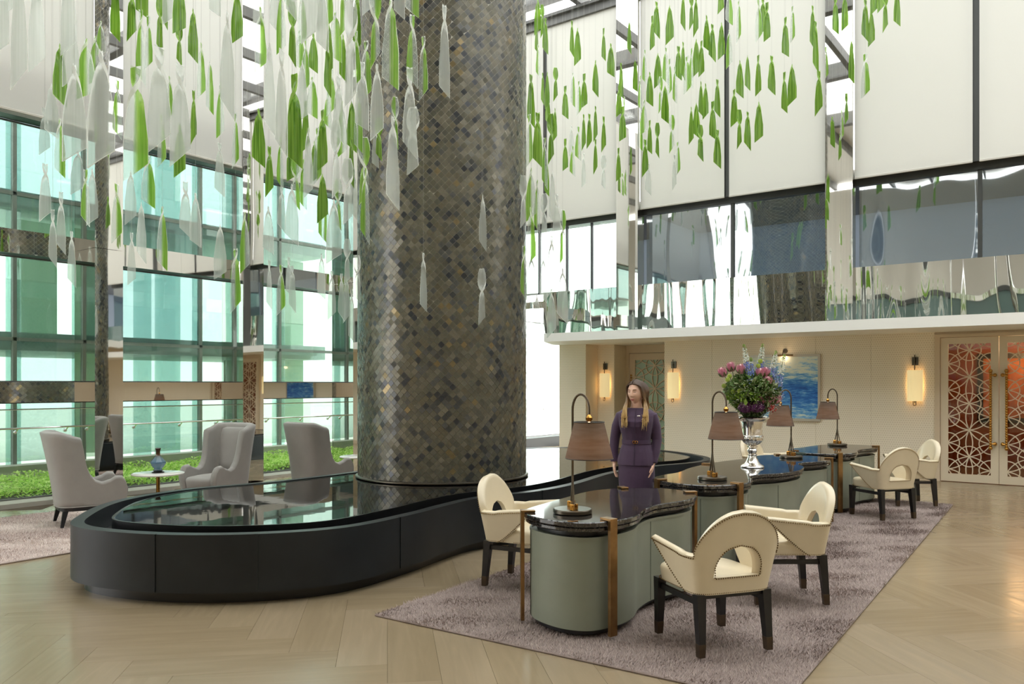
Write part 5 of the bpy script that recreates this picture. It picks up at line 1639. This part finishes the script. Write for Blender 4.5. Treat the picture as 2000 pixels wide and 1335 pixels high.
# colour, then x y_top y_bottom width in the photograph
PEND = {
'c': """0 -90 98 30,37 -90 155 26,72 -40 127 28,134 -80 95 26,138 18 158 28,145 130 302 42,197 103 311 50,101 165 262 23,87 212 295 18,88 321 423 21,103 410 512 14,119 376 486 16,140 453 552 14,152 295 372 25,180 333 432 20,
255 336 430 20,276 397 503 18,257 455 550 14,444 26 213 26,311 93 280 40,352 127 308 36,429 280 376 18,362 356 455 21,382 379 476 22,430 441 538 22,526 87 250 22,550 98 290 23,609 -90 68 39,685 0 195 26,
707 122 248 27,602 252 378 17,656 235 378 17,550 366 446 15,570 362 468 24,524 405 490 20,679 310 430 19,652 392 505 28,526 509 597 11,564 503 572 12,571 520 602 14,628 497 578 15,648 530 617 15,667 535 618 13,677 541 622 13,
678 467 550 12,687 566 662 12,698 499 585 9,868 12 180 20,736 128 262 26,800 133 293 26,806 210 333 24,767 230 395 26,733 254 323 10,780 -60 28 20,943 381 480 14,827 495 601 14,941 525 627 14,
1116 246 300 10,1140 300 362 8,1179 303 366 9,1022 343 438 12,1063 378 470 13,1079 336 430 13,1087 380 482 16,1038 503 592 20,1061 505 583 14,1077 462 568 17,1099 525 623 20,1077 566 651 17,1049 575 671 14,1266 320 376 12,1317 302 365 8,630 -40 92 24,661 150 268 20,590 120 232 20,540 -60 60 24,20 -120 20 24,505 -60 40 20,570 -90 30 22,690 330 420 16,720 -100 20 24,330 -80 40 22,420 -70 26 22""",
'h': """168 78 187 33,186 72 158 20,197 42 105 15,229 157 262 16,117 233 338 18,167 332 432 16,228 360 465 19,290 305 398 23,275 20 155 17,290 32 128 14,393 85 185 16,410 120 216 14,265 131 337 42,331 150 228 14,430 165 263 15,
460 222 320 12,316 225 318 15,317 405 519 18,478 416 525 17,460 487 600 19,509 16 132 22,549 -20 98 17,585 60 132 22,597 75 175 14,655 24 115 28,647 135 218 18,610 150 226 20,640 180 247 14,715 81 188 20,547 270 361 12,
711 268 387 20,578 305 400 16,592 312 402 14,713 330 463 12,660 350 440 14,628 370 463 10,638 390 475 8,549 518 606 16,733 -30 118 20,763 0 164 33,805 30 160 22,827 72 185 17,772 190 282 12,805 -80 25 25,
1051 88 147 9,1119 142 205 9,1131 158 220 9,1034 224 318 12,1064 270 360 10,1129 247 309 12,1118 285 340 10,1037 330 425 20,1049 353 447 12,1099 410 505 12,1037 406 510 19,1023 481 577 13,1424 -15 44 14,1443 2 76 9,1424 59 128 12,
1342 110 178 13,1350 95 168 8,1300 93 160 12,1308 115 182 8,1318 130 198 8,1259 97 160 9,1250 148 212 8,1290 150 215 8,1258 196 258 13,1250 232 290 10,1312 224 292 10,1324 277 338 9,1482 0 75 13,1548 12 78 9,1690 105 185 16,
640 -70 50 20,668 200 300 18,620 250 352 16,700 190 290 16,560 -100 10 20,590 -20 80 18,672 -60 60 18,695 60 165 18""",
'g': """117 88 197 25,225 -50 72 17,257 -50 70 18,277 -60 27 22,312 -10 98 13,322 -40 48 10,350 -60 60 24,350 48 122 11,377 19 113 18,463 -15 78 21,378 178 272 10,351 245 338 21,571 3 120 15,612 66 137 17,643 50 143 14,670 69 153 14,
697 -30 100 11,575 145 316 30,597 197 290 14,630 215 325 19,505 214 317 24,526 287 375 15,572 263 347 23,614 277 352 15,687 200 290 20,686 270 358 11,630 341 427 20,740 230 307 8,640 80 180 14,
1050 -5 62 13,1059 9 68 7,1065 36 100 11,1048 50 100 7,1117 41 105 8,1128 56 122 13,1179 55 115 8,1193 86 146 14,1163 119 183 12,1085 132 192 9,1037 147 240 15,1060 143 200 7,1069 142 207 9,1141 144 207 12,1104 168 228 12,
1213 124 186 9,1209 167 224 11,1229 40 100 8,1050 221 318 19,1070 185 240 10,1076 222 311 13,1084 212 271 8,1104 271 330 11,1140 224 287 8,1151 223 283 10,1163 208 270 8,1163 272 333 8,1179 228 290 9,1068 317 378 9,1216 208 272 14,1208 289 350 9,
1282 4 68 13,1274 31 94 9,1308 12 80 15,1334 -15 53 8,1350 -15 52 8,1359 -10 64 7,1408 -40 21 13,1380 31 96 12,1391 48 114 13,1409 45 111 13,1325 91 152 13,1334 83 150 9,1360 78 144 14,1370 80 145 11,1285 105 166 14,1269 142 203 13,
1299 169 236 15,1445 119 186 14,1460 109 172 10,1369 160 223 9,1378 164 227 11,1401 156 223 11,1392 198 268 13,1350 210 276 9,1360 202 265 13,1269 235 297 9,1284 240 303 8,1260 273 338 12,1368 244 309 13,1401 254 323 14,1434 175 242 14,1444 214 284 9,
1460 219 286 13,1490 -3 62 13,1498 5 77 13,1534 34 107 13,1587 12 90 10,1593 43 132 10,1481 108 182 11,1507 110 179 14,1532 141 216 11,1547 127 199 16,1599 139 217 14,1482 200 272 16,1690 0 75 13,1702 20 85 12,1708 -50 22 15,1720 -54 19 12,1729 -20 56 8,1752 -30 46 12,1663 80 157 11,
1632 -10 62 12,1650 -20 55 12"""}
special = {(943, 381): 'clear twisted glass strip hanging alone before the column, highest of three',
           (827, 495): 'clear twisted glass strip hanging alone before the column, left one of three',
           (941, 525): 'clear twisted glass strip hanging alone before the column, lowest of three',
           (868, 12): 'large clear twisted glass strip high in front of the mosaic column',
           (1049, 575): 'lowest clear glass strip, above the left end of the white balcony edge',
           (1690, 105): 'pale green glass leaf hanging alone before the right white blind',
           (197, 103): 'big clear ribbed glass leaf in front of the first mirrored pillar',
           (265, 131): 'big half green ribbed glass leaf just right of the first mirrored pillar'}
ZX = [(0, 'the leftmost blind'), (185, 'the first mirrored pillar'), (240, 'the blind between the left pillars'), (478, 'the second mirrored pillar'), (515, 'the third left blind'),
      (600, 'the window beside the column'), (700, 'the left flank of the column'), (900, 'the front of the column'), (1027, 'the corner right of the column'), (1095, 'the first right blind'), (1205, 'the first right pillar'),
      (1250, 'the second right blind'), (1340, 'the second right blind edge'), (1420, 'the third right blind'), (1615, 'the last mirrored pillar'), (1668, 'the fourth right blind')]
ORD = ['first', 'second', 'third', 'fourth', 'fifth', 'sixth', 'seventh', 'eighth', 'ninth', 'tenth', 'eleventh', 'twelfth', 'thirteenth', 'fourteenth', 'fifteenth', 'sixteenth', 'seventeenth', 'eighteenth', 'nineteenth', 'twentieth']
KN = {'g': 'green glass leaf', 'h': 'half green glass leaf', 'c': 'clear glass leaf'}
items = []
for c in 'chg':
    for item in PEND[c].replace('\n', '').split(','):
        x, ya, yb, wd = map(float, item.split())
        zone = [n_ for x_, n_ in ZX if x >= x_][-1]
        lv = 'topmost' if ya < 0 else 'high' if yb < 200 else 'midway' if yb < 340 else 'low'
        items.append([c, x, ya, yb, wd, zone, lv])
buck = {}
for it in items: buck.setdefault((it[0], it[5], it[6]), []).append(it)
for (c, zone, lv), L_ in buck.items():
    L_.sort(key=lambda it: (it[1], it[2]))
    for k, it in enumerate(L_):
        base = '%s %s before %s' % (KN[c], lv, zone)
        it.append(special.get((int(it[1]), int(it[2]))) or (base if len(L_) == 1 else base + ', %s from left' % ORD[k]))
rp = random.Random(21)
placed = []
for c, x, ya, yb, wd, zone, lv, lab in items:
    L0 = .62 if (yb - ya) > 140 else .56
    if x > 1240: L0 = .54
    if x < 722 and yb - ya < 112 and yb < 140 and wd > 13: L0 = .60
    best = None
    for f_ in (1, .95, 1.05, .90, 1.10, .86, 1.14, .82, .78, 1.18, .74, .70):
        Y = F * L0 * f_ / (yb - ya)
        if 690 < x < 1035: Y = min(Y, 8.45)
        if x > 1035: Y = min(Y, 13.5 / ((x - 1000) / F * CA + SA))
        Y = min(Y, 11.2 / max(.1, -(x - 1000) / F * SA + CA))
        px, py, pz = at(x, ya, Y)
        dm = min([math.hypot(px - a, py - b_) for a, b_ in placed] or [9])
        if best is None or dm > best[0] + .02: best = (dm, Y, px, py, pz)
        if dm > .19: break
    dm, Y, px, py, pz = best
    placed.append((px, py))
    L = (yb - ya) * Y / F
    W_ = max(.07, min(.17, wd * Y / F * 1.05))
    face = math.atan2(-py, -px) + PI / 2 + math.radians(rp.uniform(-26, 26)) + (PI if rp.random() < .5 else 0)
    t_ = thing('glass_pendant', lab, 'pendant', (px, py, pz), face, {'g': 'green glass pendants', 'h': 'half green glass pendants', 'c': 'clear glass pendants'}[c])
    st = rp.choice([0, 1, 4, 4, 2, 5, 3]) if wd / (yb - ya) > .13 else rp.choice([3, 0, 1])
    if wd / (yb - ya) > .22: st = rp.choice([2, 5, 5])
    o = bpy.data.objects.new('glass_leaf', LM[c, st]); COL.objects.link(o); o.parent = t_; o.scale = (W_, W_, L)
    o = bpy.data.objects.new('wire', wire_me); COL.objects.link(o); o.parent = t_
    o.location = (0, 0, -.01); o.scale = (.0011, .0011, max(.1, 9.672 - pz))
